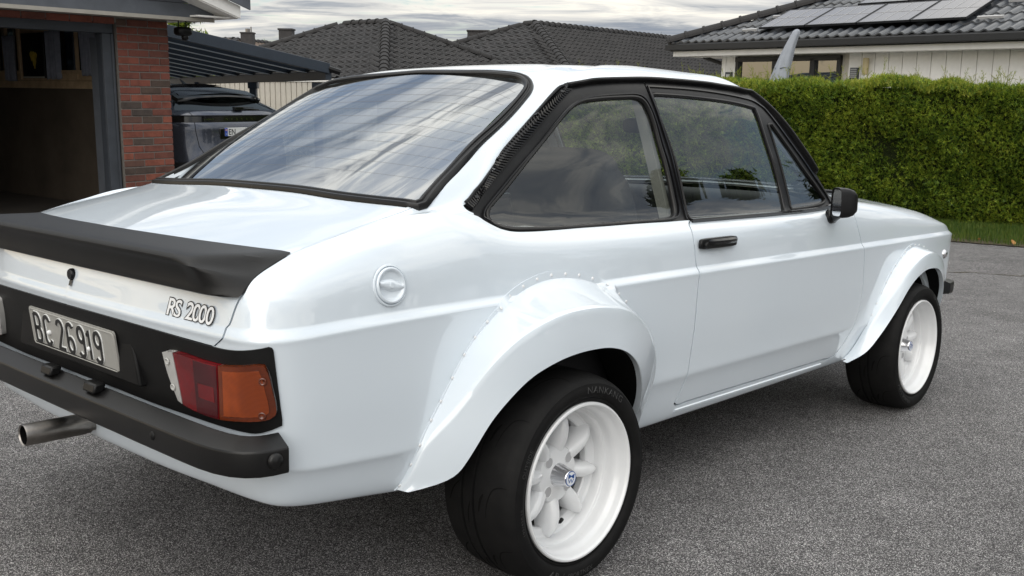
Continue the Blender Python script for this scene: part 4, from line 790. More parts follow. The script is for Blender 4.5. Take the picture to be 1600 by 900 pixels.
# ---------------------------------------------------------------- the car (x forward, y left, z up; rear axle above the origin)
GRD,NRM=build_grid(); NU,NV=GRD.shape[:2]
A3=[[0.679763,-0.733388,0.008093],[0.732493,0.679409,0.043108],[-0.037113,-0.023375,0.999038]]; T3=(-.50486,3.0425,.43132)
car=empty('car',label='white two door saloon with black boot spoiler and riveted wide arches in the foreground',category='car')
car.matrix_world=Matrix([(*A3[i],T3[i]) for i in range(3)]+[(0,0,0,1)])
def ev(u,v,A=GRD):
    u=np.clip(np.asarray(u,float),0,NU-1.0001); v=np.clip(np.asarray(v,float),0,NV-1.0001); i=u.astype(int); j=v.astype(int); s=(u-i)[...,None]; t=(v-j)[...,None]
    return (1-s)*(1-t)*A[i,j]+s*(1-t)*A[i+1,j]+s*t*A[i+1,j+1]+(1-s)*t*A[i,j+1]
FLATG=GRD.reshape(-1,3)
def near(P):
    """surface parameters nearest to a point (x,w,z)"""
    P=np.asarray(P,float); k=int(np.argmin(((FLATG-P)**2).sum(1))); u,v=float(k//NV),float(k%NV)
    for _ in range(6):
        p=ev(u,v); a=ev(min(u+.5,NU-1.01),v)-ev(max(u-.5,0),v); b=ev(u,min(v+.5,NV-1.01))-ev(u,max(v-.5,0)); J=np.stack([a,b],1)
        d,*_=np.linalg.lstsq(J,P-p,rcond=None); d=np.clip(d,-3,3); u=min(max(u+d[0],0),NU-1.01); v=min(max(v+d[1],0),NV-1.01)
    return u,v
def sm(pts,step=1.5,closed=False,corner=50):
    """Catmull-Rom resample in parameter space, sharp at corners"""
    P=[np.array(p,float) for p in pts]; n=len(P)
    def tang(i):
        if closed: a,b,c=P[i-1],P[i],P[(i+1)%n]
        else:
            if i==0: return (P[1]-P[0]),(P[1]-P[0])
            if i==n-1: return (P[-1]-P[-2]),(P[-1]-P[-2])
            a,b,c=P[i-1],P[i],P[i+1]
        d1,d2=b-a,c-b; l1,l2=np.linalg.norm(d1)+1e-9,np.linalg.norm(d2)+1e-9; cs=np.dot(d1,d2)/l1/l2
        if cs<math.cos(math.radians(corner)): return d1/l1,d2/l2
        t=d1/l1+d2/l2; t/=np.linalg.norm(t)+1e-9; return t,t
    T=[tang(i) for i in range(n)]; out=[]
    for i in range(n if closed else n-1):
        a,b=P[i],P[(i+1)%n]; l=np.linalg.norm(b-a); ta,tb=T[i][1],T[(i+1)%n][0]; ta=ta/(np.linalg.norm(ta)+1e-9); tb=tb/(np.linalg.norm(tb)+1e-9); k=max(1,int(math.ceil(l/step)))
        for q in range(k):
            t=q/k; out.append((2*t**3-3*t*t+1)*a+(t**3-2*t*t+t)*l*ta+(-2*t**3+3*t*t)*b+(t**3-t*t)*l*tb)
    if not closed: out.append(P[-1])
    return np.array(out)
def inpoly(Q,poly):
    x,y=Q[:,0],Q[:,1]; c=np.zeros(len(Q),bool); px,py=poly[:,0],poly[:,1]; qx,qy=np.roll(px,-1),np.roll(py,-1)
    for a,b,d,e in zip(px,py,qx,qy):
        m=((b>y)!=(e>y)); 
        if not m.any(): continue
        c^=m&(x<(d-a)*(y-b)/(e-b if e!=b else 1e-12)+a)
    return c
def area(p): x,y=p[:,0],p[:,1]; return .5*np.sum(x*np.roll(y,-1)-y*np.roll(x,-1))
def inset(p,d):
    p=p if area(p)>0 else p[::-1]; a=p-np.roll(p,1,0); b=np.roll(p,-1,0)-p; a/=np.linalg.norm(a,axis=1,keepdims=True)+1e-9; b/=np.linalg.norm(b,axis=1,keepdims=True)+1e-9
    t=a+b; t/=np.linalg.norm(t,axis=1,keepdims=True)+1e-9; n=np.stack([-t[:,1],t[:,0]],1); k=1/np.clip(np.abs((n*np.stack([-a[:,1],a[:,0]],1)).sum(1)),.5,1); return p+n*d*k[:,None]
def W3(P,side):   # (x,w,z) -> car frame
    P=np.asarray(P,float); Q=P.copy(); Q[...,1]=P[...,1]*side; return Q
def panel(name,mat,outer,holes=(),off=0.0,fold=.014,step=2,sides=(-1,),parent=car,flat=None,foldholes=True,refold=None,dish=None,**props):
    """piece of body skin bounded by outlines in parameter space; real edge turned inwards. side -1 = right."""
    def dens(p,m=3.0):
        o=[]; n=len(p)
        for i in range(n):
            a_,b_=p[i],p[(i+1)%n]; l=float(np.linalg.norm(b_-a_))
            if l<1e-6: continue
            k=max(1,int(math.ceil(l/m))); o+= [a_+(b_-a_)*q/k for q in range(k)]
        return np.array(o)
    outer=dens(np.asarray(outer,float)); holes=[dens(np.asarray(h,float)) for h in holes]
    outer=outer if area(outer)>0 else outer[::-1]; holes=[h if area(h)<0 else h[::-1] for h in holes]
    lo,hi=outer.min(0),outer.max(0); I,J=np.meshgrid(np.arange(int(lo[0])-1,int(hi[0])+2,step),np.arange(int(lo[1])-1,int(hi[1])+2,1 if step<=2 else step),indexing='ij'); Q=np.stack([I.ravel(),J.ravel()],1).astype(float)
    Q=Q[(Q[:,0]>0)&(Q[:,0]<NU-1)&(Q[:,1]>0)&(Q[:,1]<NV-1)]
    m=inpoly(Q,inset(outer,.55))
    for h in holes: m&=~inpoly(Q,inset(h,-.55))
    Q=Q[m]; V=[];E=[]
    for lp in [outer]+list(holes):
        n=len(lp); b=len(V); V+=[tuple(p) for p in lp]; E+=[(b+i,b+(i+1)%n) for i in range(n)]
    nb=len(V); V+= [tuple(p) for p in Q]
    vo,_,fo,*_=delaunay_2d_cdt([Vector(p) for p in V],E,[],0,1e-4)
    VO=np.array([tuple(p) for p in vo]); F=np.array([f for f in fo if len(f)==3]); C=VO[F].mean(1); k=inpoly(C,outer)
    for h in holes: k&=~inpoly(C,h)
    F=F[k]; used=np.unique(F); mp=-np.ones(len(VO),int); mp[used]=np.arange(len(used)); VO=VO[used]; F=mp[F]
    P=ev(VO[:,0],VO[:,1]); Nn=ev(VO[:,0],VO[:,1],NRM); Nn/=np.linalg.norm(Nn,axis=1,keepdims=True)+1e-9
    if dish is not None: dd,dn=dish(P,VO); P=P+dd; Nn=Nn if dn is None else dn(Nn,P)
    P=P+Nn*off
    # edge folds
    fv=[];fn=[];ff=[]; base=len(P)
    for li,lp in enumerate([outer]+list(holes)):
        if fold<=0 or (li>0 and not foldholes): continue
        on=(lp[:,0]<=.01)|(lp[:,0]>=NU-1.02)
        p=ev(lp[:,0],lp[:,1]); nn_=ev(lp[:,0],lp[:,1],NRM); nn_/=np.linalg.norm(nn_,axis=1,keepdims=True)+1e-9
        if dish is not None: p=p+dish(p,lp)[0]
        t=np.roll(p,-1,0)-np.roll(p,1,0); t/=np.linalg.norm(t,axis=1,keepdims=True)+1e-9; o=np.cross(t,nn_); n=len(lp); b=base+len(fv)
        for i in range(n):
            fv.append(p[i]+nn_[i]*off); fv.append(p[i]+nn_[i]*(off-fold)); fn+= [o[i],o[i]]
        for i in range(n):
            j=(i+1)%n
            if on[i] and on[j]: continue
            ff.append((b+2*i,b+2*i+1,b+2*j+1)); ff.append((b+2*i,b+2*j+1,b+2*j))
    AV=np.concatenate([P,np.array(fv).reshape(-1,3)]); AN=np.concatenate([Nn,np.array(fn).reshape(-1,3)]); AF=np.concatenate([F,np.array(ff,int).reshape(-1,3)])
    # orientation: faces must agree with normals on the w-positive half
    a,b,c=AV[AF[:,0]],AV[AF[:,1]],AV[AF[:,2]]; fnm=np.cross(b-a,c-a); fl=(fnm*AN[AF[:,0]]).sum(1)<0; AF[fl]=AF[fl][:,::-1]
    VV=[];FF=[];NN=[]; k=0
    for sd in sides:
        X=W3(AV,sd); Y=W3(AN,sd); G_=AF if sd>0 else AF[:,::-1]; VV.append(X);NN.append(Y);FF.append(G_+k);k+=len(X)
    VV=np.concatenate(VV);FF=np.concatenate(FF);NN=np.concatenate(NN)
    me=bpy.data.meshes.new(name); fast_mesh(me,VV,FF); me.polygons.foreach_set('use_smooth',[True]*len(me.polygons))
    me.normals_split_custom_set_from_vertices([tuple(x) for x in NN/np.maximum(np.linalg.norm(NN,axis=1,keepdims=True),1e-9)])
    return link(me,name,parent,mat,**props)
def frame_at(path):
    p=ev(path[:,0],path[:,1]); n=ev(path[:,0],path[:,1],NRM); n/=np.linalg.norm(n,axis=1,keepdims=True)+1e-9; return p,n
def ribbon(name,mat,path,prof,closed=False,sides=(-1,),off=0.0,parent=car,sharp=35,cap=True,**props):
    """profile [(across,height)] swept along a surface path; across is + to the left of travel seen from outside"""
    p,n=frame_at(path); N_=len(p)
    if closed: t=np.roll(p,-1,0)-np.roll(p,1,0)
    else: t=np.gradient(p,axis=0)
    t/=np.linalg.norm(t,axis=1,keepdims=True)+1e-9; o=np.cross(n,t); P=np.zeros((N_,len(prof),3))
    for j,(a,h) in enumerate(prof): P[:,j]=p+o*a+n*(h+off)
    mb=MB()
    for sd in sides:
        mb.grid(W3(P,sd),closeu=closed,flip=(sd>0))
        if cap and not closed:
            mb.fan([W3(q,sd) for q in P[0]],flip=(sd<0)); mb.fan([W3(q,sd) for q in P[-1]],flip=(sd>0))
    return mb.build(name,mat,parent,smooth=True,sharp=sharp,**props)
U=lambda k,**a: sm(UVD[k],**a)
cat=lambda *a: np.concatenate(a)
def uv3(*pts): return [near(p) for p in pts]
# ---- outlines
boot_side=U('boot_side'); bb=U('boot_bottom'); 
rgl=U('rear_glass')                                           # from the centre top round the right corner to the centre bottom
rg_poly=cat([[0,rgl[0][1]]],rgl,[[0,rgl[-1][1]]])
# boot lid: from seal corner along the shut line, down the tail, back to the centre
lowv=bb[-1][1]
boot_poly=cat(boot_side,bb[1:],[[0,lowv]],[[0,rgl[-1][1]-1.2]],[[p[0],p[1]-1.2] for p in rgl[::-1] if p[1]<boot_side[0][1]+14 and p[0]<boot_side[0][0]-1])
def seg(a,b,step=2.0):
    a=np.array(a,float);b=np.array(b,float);n=max(1,int(np.linalg.norm(b-a)/step)); return np.array([a+(b-a)*i/n for i in range(n)])
# screen and bonnet through net points
scr=sm(uv3((1.372,.0,1.352),(1.385,.30,1.335),(1.41,.42,1.310),(1.455,.475,1.268),(1.60,.535,1.155),(1.74,.59,1.02),(1.80,.61,.965),(1.86,.55,.962),(1.93,.36,.968),(1.975,.10,.972),(1.98,0,.972)))
scr[0,0]=scr[-1,0]=NU-1.001
scr_poly=cat(scr,seg(scr[-1],scr[0]))
bon=sm(uv3((2.04,0,.962),(2.02,.25,.955),(1.99,.45,.935),(1.98,.60,.915),(2.05,.63,.905),(2.4,.615,.873),(2.8,.585,.828),(3.0,.565,.797),(3.05,.50,.79),(3.08,.25,.785),(3.085,0,.785)),corner=60)
bon[0,0]=bon[-1,0]=NU-1.001
bon_poly=cat(bon,seg(bon[-1],bon[0]))
vent_o=U('dlo_vent'); rail=U('dlo_rail'); low=U('dlo_low'); belt=U('belt')
dlo=cat(vent_o[:-1],rail[:-1],belt[::-1][:-1],low[:-1])
gap=U('door_gap'); 
door_poly=cat(gap,belt[::-1][1:-1]) if True else None
def circle_side(x0,z0,r,a0,a1,n=60):
    out=[]
    for i in range(n+1):
        a=math.radians(a0+(a1-a0)*i/n); out.append(near((x0+r*math.cos(a),.78,z0+r*math.sin(a))))
    return out
def arch(x0,z0,r,zb):
    c=circle_side(x0,z0,r,0,180); v0=2.0
    return np.array([(c[0][0],v0)]+c+[(c[-1][0],v0)])
arch_r=arch(.03,.28,.385,.2); arch_f=arch(2.405,.27,.358,.2)
# outer shell outline: stays clear of the very edges
full=None if True else cat(seg((0,0.5),(NU-1.001,0.5),3),seg((NU-1.001,0.5),(NU-1.001,NV-1.5),3),seg((NU-1.001,NV-1.5),(0,NV-1.5),3),seg((0,NV-1.5),(0,0.5),3))
# arches are cut from the bottom edge: merge by running the outline round them
def shell_outline():
    bot=[]; u=0.0
    for ar in (arch_r,arch_f):
        ar=ar if ar[0][0]<ar[-1][0] else ar[::-1]
        bot.append(seg((u,.5),(ar[0][0],.5),3)); bot.append(cat([[ar[0][0],.5]],ar[1:-1],[[ar[-1][0],.5]])); u=ar[-1][0]
    bot.append(seg((u,.5),(NU-1.001,.5),3)[1:])
    return cat(*bot,seg((NU-1.001,.5),(NU-1.001,bon[-1][1]-.01),3))
def half_shell():
    # centre-line openings (boot, glass, screen, bonnet) are notches at u=0 and u=max
    o=[shell_outline()]
    um=NU-1.001
    b=bon[::-1]; o.append(inset_open(b,.18)); 
    o.append(seg((um,bon[0][1]+.3),(um,scr[-1][1]-.2),2))
    o.append(scr[::-1]); o.append(seg((um,scr[0][1]+.2),(um,NV-1.001),3)); o.append(seg((um,NV-1.001),(0,NV-1.001),3)); o.append(seg((0,NV-1.001),(0,rgl[0][1]+.1),3))
    o.append(cat([[0,rgl[0][1]]],rgl,[[0,rgl[-1][1]]])); o.append(np.array([[0,rgl[-1][1]-.6]]))
    e=[[p[0],p[1]-.6] for p in rgl[::-1] if p[1]<boot_side[0][1]+14 and p[0]<boot_side[0][0]-1]
    o.append(np.array(e)); o.append(boot_side+[.5,0]); o.append(bb[1:]-[0,.45]); o.append(np.array([[0,lowv-.45]])); o.append(seg((0,lowv-1),(0,.8),3))
    return cat(*[x for x in o if len(x)])
def inset_open(p,d): return p
holes=[dlo,inset(cat(gap,belt[::-1][1:-1]),-.16) if False else None]
# the door cutout joins the window opening, so cut one combined outline: windows + door
comb=cat(vent_o[:-1],rail[:-1],[belt[-1]],gap[::-1],low[1:-1])
body=panel('body_shell','white_paint',half_shell(),[comb],sides=(-1,1),fold=.012)
# white door skin
dp=cat(gap,belt[::-1][1:-1]); dpi=inset(dp,.52)
def handle_dish(P,VO):
    # shallow scoop behind the pull
    d=((P[:,0]-.862)/.058)**2+((P[:,2]-.795)/.030)**2; k=np.clip(1-d,0,1); k=k*k*(3-2*k); D=np.zeros_like(P); D[:,1]=-.010*k
    return D,None
doors=[]
for sd in (-1,1):
    dr=panel('door','white_paint',dpi,[],sides=(sd,),fold=.014,dish=handle_dish); doors.append(dr)
# boot lid and bonnet
bp=boot_poly
boot=panel('boot_lid','white_paint',bp,[],sides=(-1,1),fold=.014)
bonnet=panel('bonnet','white_paint',bon_poly,[],sides=(-1,1),fold=.014)
# black sheet added behind the skin: darkens the shut lines, blocks light leaks
lin=cat(shell_outline()[:-1],seg((NU-1.001,bon[-1][1]),(NU-1.001,scr[-1][1]-3),6),np.array([[p[0],p[1]-2.5] for p in scr[::-1] if p[1]<scr[-1][1]+25]),np.array([[belt[-1][0]+4,belt[-1][1]-3]]),belt[::-1]-[0,3.0],low-[0,3.0],vent_o[:8]+[-2.5,0],np.array([[p[0]+2.0,p[1]-2.2] for p in rgl[::-1] if p[1]<vent_o[7][1]+0]),np.array([[0,rgl[-1][1]-2.5]]),seg((0,rgl[-1][1]-3),(0,.8),6))
inner=panel('gap_dark_sheet','dark_inner',lin,[],off=-.022,fold=0,step=5,sides=(-1,1))
# ---- glass
def glass(name,poly,off,sides,mat='car_glass',parent=car,**p): return panel(name,mat,poly,[],off=off,fold=0,step=6,sides=sides,parent=parent,**p)
# the pane is one even curve: fit it through the seal line
_q=np.array([[u,v] for u in np.linspace(.5,rgl[:,0].max()-3,16) for v in np.linspace(rgl[-1][1]+2,rgl[0][1]-2,14)]); _q=_q[inpoly(_q,rg_poly)]; _p=ev(_q[:,0],_q[:,1])
_B=lambda w,z: np.stack([np.ones_like(w),z-1.15,(z-1.15)**2,w**2,w**2*(z-1.15),w**4],-1)
_cf,*_=np.linalg.lstsq(_B(_p[:,1],_p[:,2]),_p[:,0],rcond=None)
def pane(P,VO):
    D=np.zeros_like(P); D[:,0]=_B(P[:,1],P[:,2])@_cf-P[:,0]
    def dn(Nn,Q):
        w,z=Q[:,1],Q[:,2]-1.15; gw=2*w*_cf[3]+2*w*z*_cf[4]+4*w**3*_cf[5]; g_=_cf[1]+2*z*_cf[2]+w**2*_cf[4]; n=np.stack([-np.ones_like(w),gw,g_],1); return n/np.linalg.norm(n,axis=1,keepdims=True)
    return D,dn
rear_g=panel('rear_window','rear_glass',rg_poly,[],off=-.004,fold=0,step=6,sides=(-1,1),dish=pane)
glass('windscreen',scr_poly,-.003,(-1,1))
# window seal: black rubber lip with two ridges
sealp=[(-.003,-.004),(-.003,.006),(.001,.010),(.006,.0105),(.009,.006),(.012,.0055),(.015,.009),(.019,.009),(.023,.004),(.026,-.006)]
def mirror_path(p): q=p.copy(); q[0,0]=0; q[-1,0]=0; return q
rgl_s=mirror_path(rgl)
ribbon('rear_window_seal','rubber_seal',rgl_s[::-1],[(a-.001,h) for a,h in sealp],sides=(-1,1),cap=False)
ribbon('windscreen_seal','rubber_seal',scr,[(a-.001,h) for a,h in sealp],sides=(-1,1),cap=False)
# thin heater wires on the rear glass
mb=MB()
v0,v1=rgl[-1][1]+5,rgl[0][1]-6
for k in range(12):
    v_=v0+(v1-v0)*(k+.5)/12; ur=max(p[0] for p in rgl if abs(p[1]-v_)<3)-4.5; pts=np.array([(u,v_) for u in np.linspace(0,ur,24)]); p,n=frame_at(pts); p=p.copy(); p[:,0]=_B(p[:,1],p[:,2])@_cf; p=p-n*.0034
    for sd in (-1,1): mb.grid(np.stack([W3(p+[0,0,.00028],sd),W3(p-[0,0,.00028],sd)],1))
mb.build('heater_wires','trim_grey',rear_g,kind='stuff')
# ---- side windows
vent_i=U('vent_in'); qg=U('q_glass',closed=True); dg=U('d_glass',closed=True,corner=35); ds=U('d_small',closed=True,corner=30); qgap=U('q_gap'); dfo=U('door_frame_out')
def offs(P,d):    # shift open path sideways in parameter space
    t=np.gradient(P,axis=0); t/=np.linalg.norm(t,axis=1,keepdims=True)+1e-9; return P+np.stack([-t[:,1],t[:,0]],1)*d
# quarter frame region: inside of the opening, rearwards of the B post gap
qi=[i for i in range(len(rail)) if rail[i][0]<=qgap[0][0]+.5]
qframe=cat(vent_o[:-1],rail[qi],qgap,low[1:-1]); 
qframe=inset(qframe,.15)
frontp=[i for i in range(len(rail)) if rail[i][0]>qgap[0][0]+1.0]
dframe=cat((qgap[::-1]+[.55,0]),rail[frontp],belt[::-1][1:-1]+[0,.15]); dframe=inset(dframe,.1)
qg=qg if area(qg)>0 else qg[::-1]; dg=dg if area(dg)>0 else dg[::-1]; ds=ds if area(ds)>0 else ds[::-1]
tubeprof=[(-.0075,-.003),(-.0075,.004),(-.004,.0085),(.002,.0095),(.006,.006),(.0085,.0005),(.0095,-.008)]
for sd in (-1,1):
    qf=panel('quarter_window_frame','black_satin',qframe,[qg],off=-.004,fold=.006,sides=(sd,))
    glass('window_glass',qg,-.0085,(sd,),parent=qf)
    ribbon('window_seal','rubber_seal',cat(qg,qg[:1]),[(-a*.8+.0075,h*.6-.003) for a,h in tubeprof][::1],closed=False,sides=(sd,),parent=qf,cap=False)
    ribbon('frame_ridge','black_gloss',inset(qg,-2.2)[:-1],[(-.003,-.004),(-.002,.003),(.002,.003),(.003,-.004)],closed=True,sides=(sd,),parent=qf,cap=False)
    # door window frame
    df=panel('door_window_frame','black_satin',dframe,[dg,ds],off=-.004,fold=.006,sides=(sd,),parent=doors[0] if sd<0 else doors[1])
    D=doors[0] if sd<0 else doors[1]
    glass('window_glass',dg,-.0085,(sd,),parent=D); glass('quarter_light',ds,-.0085,(sd,),parent=D)
    ribbon('glass_channel','black_gloss',cat(dg,dg[:1]),[(-a*.7+.0065,h*.5-.004) for a,h in tubeprof],closed=False,sides=(sd,),parent=D,cap=False)
    ribbon('quarter_light_seal','rubber_seal',cat(ds,ds[:1]),[(-a*.7+.0065,h*.5-.004) for a,h in tubeprof],closed=False,sides=(sd,),parent=D,cap=False)
    fr=dfo[2:-1]; ribbon('frame_lip','black_gloss',fr,[(-.003,-.004),(-.0025,.001),(.0025,.001),(.003,-.004)],sides=(sd,),parent=D)
    bm_=belt; ribbon('belt_moulding','black_gloss',np.array(bm_)+[0,.5],[(-.002,-.003),(-.002,.006),(.004,.011),(.011,.009),(.014,-.004)],sides=(sd,),parent=D)
    # drip rail: channel running from above the vent down the screen pillar
    gi=[i for i in range(len(rail))]
    ribbon('drip_rail','black_satin',rail[2:],[(.004,-.004),(.004,.009),(.001,.013),(-.004,.014),(-.006,.010),(-.007,.003),(-.015,.001),(-.018,-.004)],sides=(sd,))
    # vent grille: slatted plastic strip along the rear pillar
    vg_poly=inset(cat(vent_o[:-1],vent_i[::-1]),.35)
    vg=panel('pillar_vent','black_matte',vg_poly,[],off=.003,fold=.008,sides=(sd,))
    mb=MB(); nsl=58; vo=np.array([vent_o[int(i)]*(1-(i%1))+vent_o[min(int(i)+1,len(vent_o)-1)]*(i%1) for i in np.linspace(1.2,len(vent_o)-2.2,nsl)]); vi=np.array([vent_i[int(i)]*(1-(i%1))+vent_i[min(int(i)+1,len(vent_i)-1)]*(i%1) for i in np.linspace(.4,len(vent_i)-1.8,nsl)])
    for a,b in zip(vo,vi):
        pa,na=frame_at(np.array([a+(b-a)*f for f in (.10,.3,.5,.7,.90)])); t=np.array([.56,-.16,.80])*.0021
        Pq=np.stack([pa+na*.002-t,pa+na*.0085-t,pa+na*.0085+t,pa+na*.002+t],1); mb.grid(W3(Pq,sd),flip=(sd>0))
    mb.build('slats','black_gloss',vg,kind='stuff')
    ribbon('vent_rim','black_satin',vent_o[1:-1],[(.003,.002),(.003,.008),(-.001,.010),(-.005,.009),(-.006,.002)],sides=(sd,),parent=vg)
    mb=MB()
    for f in (.10,.42,.73,.95):
        a=vent_o[int(f*(len(vent_o)-3))+1]; b=vent_i[int(f*(len(vent_i)-2))]; p,n=frame_at(np.array([(a+b)/2])); c=W3(p[0]+n[0]*.009,sd); nn_=W3(n[0],sd); x=np.cross(nn_,[0,0,1]); x/=np.linalg.norm(x); y=np.cross(nn_,x)
        for rr,hh in ((.006,0),):
            ring=[c+x*rr*math.cos(q)+y*rr*math.sin(q) for q in [k*math.pi/5 for k in range(10)]]; top=[p_+nn_*.002 for p_ in ring]; n0=len(ring)
            mb.add(ring+top,[tuple(range(n0,2*n0))]+[(i,(i+1)%n0,n0+(i+1)%n0,n0+i) for i in range(n0)])
    mb.build('screws','black_satin',vg,kind='stuff')
# fine black line of the wing/door joint below is the real gap; add the sill seam
sill=sm([(u,v-1.5) for u,v in UVD['door_gap'][13:27]])
for sd in (-1,1): ribbon('sill_seam','white_paint',sill,[(-.006,-.001),(-.004,.004),(.004,.004),(.006,-.001)],sides=(sd,))
# ---- wheel arch flares
def tab(c,pts):   # list of (x,-w,z) -> angle sorted arrays round centre
    P=np.array([(x,-y,z) for x,y,z in pts]); an=np.degrees(np.arctan2(P[:,2]-c[1],P[:,0]-c[0])); an=np.where(an<-120,an+360,an); return an,P
RL=[(-0.438,-0.772,0.318),(-0.412,-0.795,0.320),(-0.384,-0.815,0.323),(-0.366,-0.825,0.329),(-0.352,-0.835,0.343),(-0.33,-0.855,0.386),(-0.313,-0.868,0.421),(-0.285,-0.886,0.478),(-0.246,-0.903,0.525),(-0.179,-0.92,0.577),(-0.12,-0.928,0.598),(-0.064,-0.93,0.609),(0.012,-0.93,0.614),(0.083,-0.93,0.612),(0.138,-0.93,0.603),(0.185,-0.927,0.587),(0.232,-0.92,0.56),(0.269,-0.91,0.528),(0.294,-0.9,0.497),(0.321,-0.885,0.461),(0.341,-0.87,0.423),(0.359,-0.85,0.386),(0.373,-0.83,0.357),(.385,-.81,.33)]
RC=[(-0.444,-0.757,0.318),(-0.430,-0.776,0.362),(-0.408,-0.789,0.418),(-0.394,-0.800,0.450),(-0.357,-0.825,0.493),(-0.325,-0.852,0.545),(-0.295,-0.872,0.594),(-0.256,-0.893,0.641),(-0.204,-0.908,0.678),(-0.139,-0.915,0.701),(-0.05,-0.92,0.719),(0.038,-0.92,0.72),(0.121,-0.917,0.712),(0.206,-0.91,0.695),(0.274,-0.9,0.667),(0.351,-0.885,0.615),(0.406,-0.868,0.555),(0.447,-0.845,0.489),(0.469,-0.815,0.417),(0.456,-0.79,0.333),(.45,-.785,.30)]
FLp=[(1.910,-0.762,0.268),(1.930,-0.778,0.2685),(1.955,-0.797,0.284),(2.006,-0.820,0.334),(2.097,-0.838,0.41),(2.186,-0.845,0.479),(2.267,-0.85,0.547),(2.345,-0.853,0.589),(2.457,-0.855,0.615),(2.509,-0.855,0.614),(2.572,-0.853,0.606),(2.619,-0.85,0.585),(2.706,-0.835,0.509),(2.746,-0.815,0.438),(2.775,-0.79,0.377),(2.79,-.78,.34)]
FC=[(1.935,-.765,.272),(1.972,-0.778,0.318),(2.012,-0.786,0.372),(2.045,-0.79,0.412),(2.085,-0.803,0.455),(2.135,-0.815,0.502),(2.203,-0.826,0.555),(2.246,-0.832,0.59),(2.296,-0.838,0.623),(2.34,-0.843,0.648),(2.409,-0.847,0.672),(2.479,-0.848,0.683),(2.555,-0.845,0.678),(2.622,-0.84,0.658),(2.705,-0.83,0.616),(2.78,-.80,.53),(2.82,-.78,.44),(2.83,-.77,.36)]
def flare(name,c,flg,flg2,crest,lip,nk=110):
    fa=[ev(*p) for p in flg]+[np.array(p) for p in flg2]; fa=np.array(fa)
    af=np.degrees(np.arctan2(fa[:,2]-c[1],fa[:,0]-c[0])); af=np.where(af<-120,af+360,af); o=np.argsort(-af); af=af[o]; fa=fa[o]
    ac,CR=tab(c,crest); al,LP=tab(c,lip)
    T=np.linspace(0,1,nk)
    def samp(an,P):
        an=np.array(an); q=(an.max()-an)/(an.max()-an.min()); o=np.argsort(q); return pchip(np.unique(q[o]),P[o][np.unique(q[o],return_index=True)[1]],T)
    Fo=samp(af,fa); Cr=samp(ac,CR); Lp=samp(al,LP)
    for _ in range(9):
        for Q in (Fo,Cr,Lp): Q[1:-1]=.25*Q[:-2]+.5*Q[1:-1]+.25*Q[2:]
    uvF=[near(p) for p in Fo]; Fs=np.array([ev(*q) for q in uvF]); Ns=np.array([ev(*q,NRM) for q in uvF]); Ns/=np.linalg.norm(Ns,axis=1,keepdims=True)
    # flange: from outer edge inwards 18 mm along the surface towards the crest
    d=Cr-Fs; d-=Ns*(d*Ns).sum(1)[:,None]; dl=np.linalg.norm(d,axis=1,keepdims=True); d/=dl+1e-9; wdt=np.minimum(.021,dl*.45)
    r0=Fs-Ns*.002; r1=Fs+Ns*.0022; r2=Fs+d*wdt+Ns*.0026; 
    def mixp(a,b,t): return a+(b-a)*t
    top=Cr
    # rounded crest between top face and outer face
    rad=.010; e1=(r2-top); l1=np.linalg.norm(e1,axis=1,keepdims=True); e2=Lp-top; l2=np.linalg.norm(e2,axis=1,keepdims=True); k1=np.minimum(rad,l1*.3)/(l1+1e-9); k2=np.minimum(rad,l2*.3)/(l2+1e-9)
    a=top+e1*k1; b=top+e2*k2; mid=.25*a+.5*top+.25*b
    m1=mixp(r2,a,.5)-np.array([0,1,0])*np.minimum(.004,l1*.05); 
    lipin=Lp+np.array([0,-.020,.004]); lipin2=Lp+np.array([0,-.10,.02]); lipin2[:,1]=np.minimum(lipin2[:,1],.76)
    rows=[r0,r1,r2,mixp(r2,m1,.12),m1,mixp(m1,a,.9),a,mid,b,mixp(b,Lp,.08),mixp(b,Lp,.5)+np.array([0,.003,0]),mixp(b,Lp,.93),mixp(b,Lp,.99),Lp+np.array([0,-.003,.0]),lipin]
    P=np.stack(rows,1); P2=np.stack([lipin,lipin2],1)[7:-5]; roots=[]
    for sd in (-1,1):
        mb=MB(); mb.grid(W3(P,sd),flip=(sd<0)); fl=mb.build(name,'white_paint',car,smooth=True,sharp=28); mb=MB(); mb.grid(W3(P2,sd),flip=(sd<0)); mb.build('arch_liner','dark_inner',fl)
        # rivets
        mb=MB(); L_=np.r_[0,np.cumsum(np.linalg.norm(np.diff(Fs,axis=0),axis=1))]; 
        for q in np.arange(.02,L_[-1]-.01,.057):
            i=int(np.searchsorted(L_,q))-1; cpt=(r1[i]+r2[i])/2; n_=Ns[i]; x=np.cross(n_,[1,.1,.2]); x/=np.linalg.norm(x); y=np.cross(n_,x); V=[];k=8
            for rr,hh in ((.0045,0),(.0042,.0016),(.0026,.0023),(.0013,.0018)): V+=[W3(cpt+n_*hh+x*rr*math.cos(2*math.pi*j/k)+y*rr*math.sin(2*math.pi*j/k),sd) for j in range(k)]
            mb.add(V,[(r_*k+j,r_*k+(j+1)%k,(r_+1)*k+(j+1)%k,(r_+1)*k+j) for r_ in range(3) for j in range(k)]+[tuple(3*k+j for j in range(k))])
        mb.build('rivets','wheel_white',fl,kind='stuff',smooth=True); roots.append(fl)
    return roots
flare('rear_wheel_arch',(.02,.28),UVD['rflange'][1:],[(-.456,.742,.318),(.445,.782,.60),(.50,.778,.50),(.532,.775,.402),(.510,.765,.363),(.488,.752,.329),(.466,.74,.30)],RC,RL)
flare('front_wheel_arch',(2.40,.27),UVD['fflange'][1:],[(1.925,.735,.270),(2.74,.76,.62),(2.80,.755,.54),(2.84,.752,.46),(2.85,.745,.40)],FC,FLp)
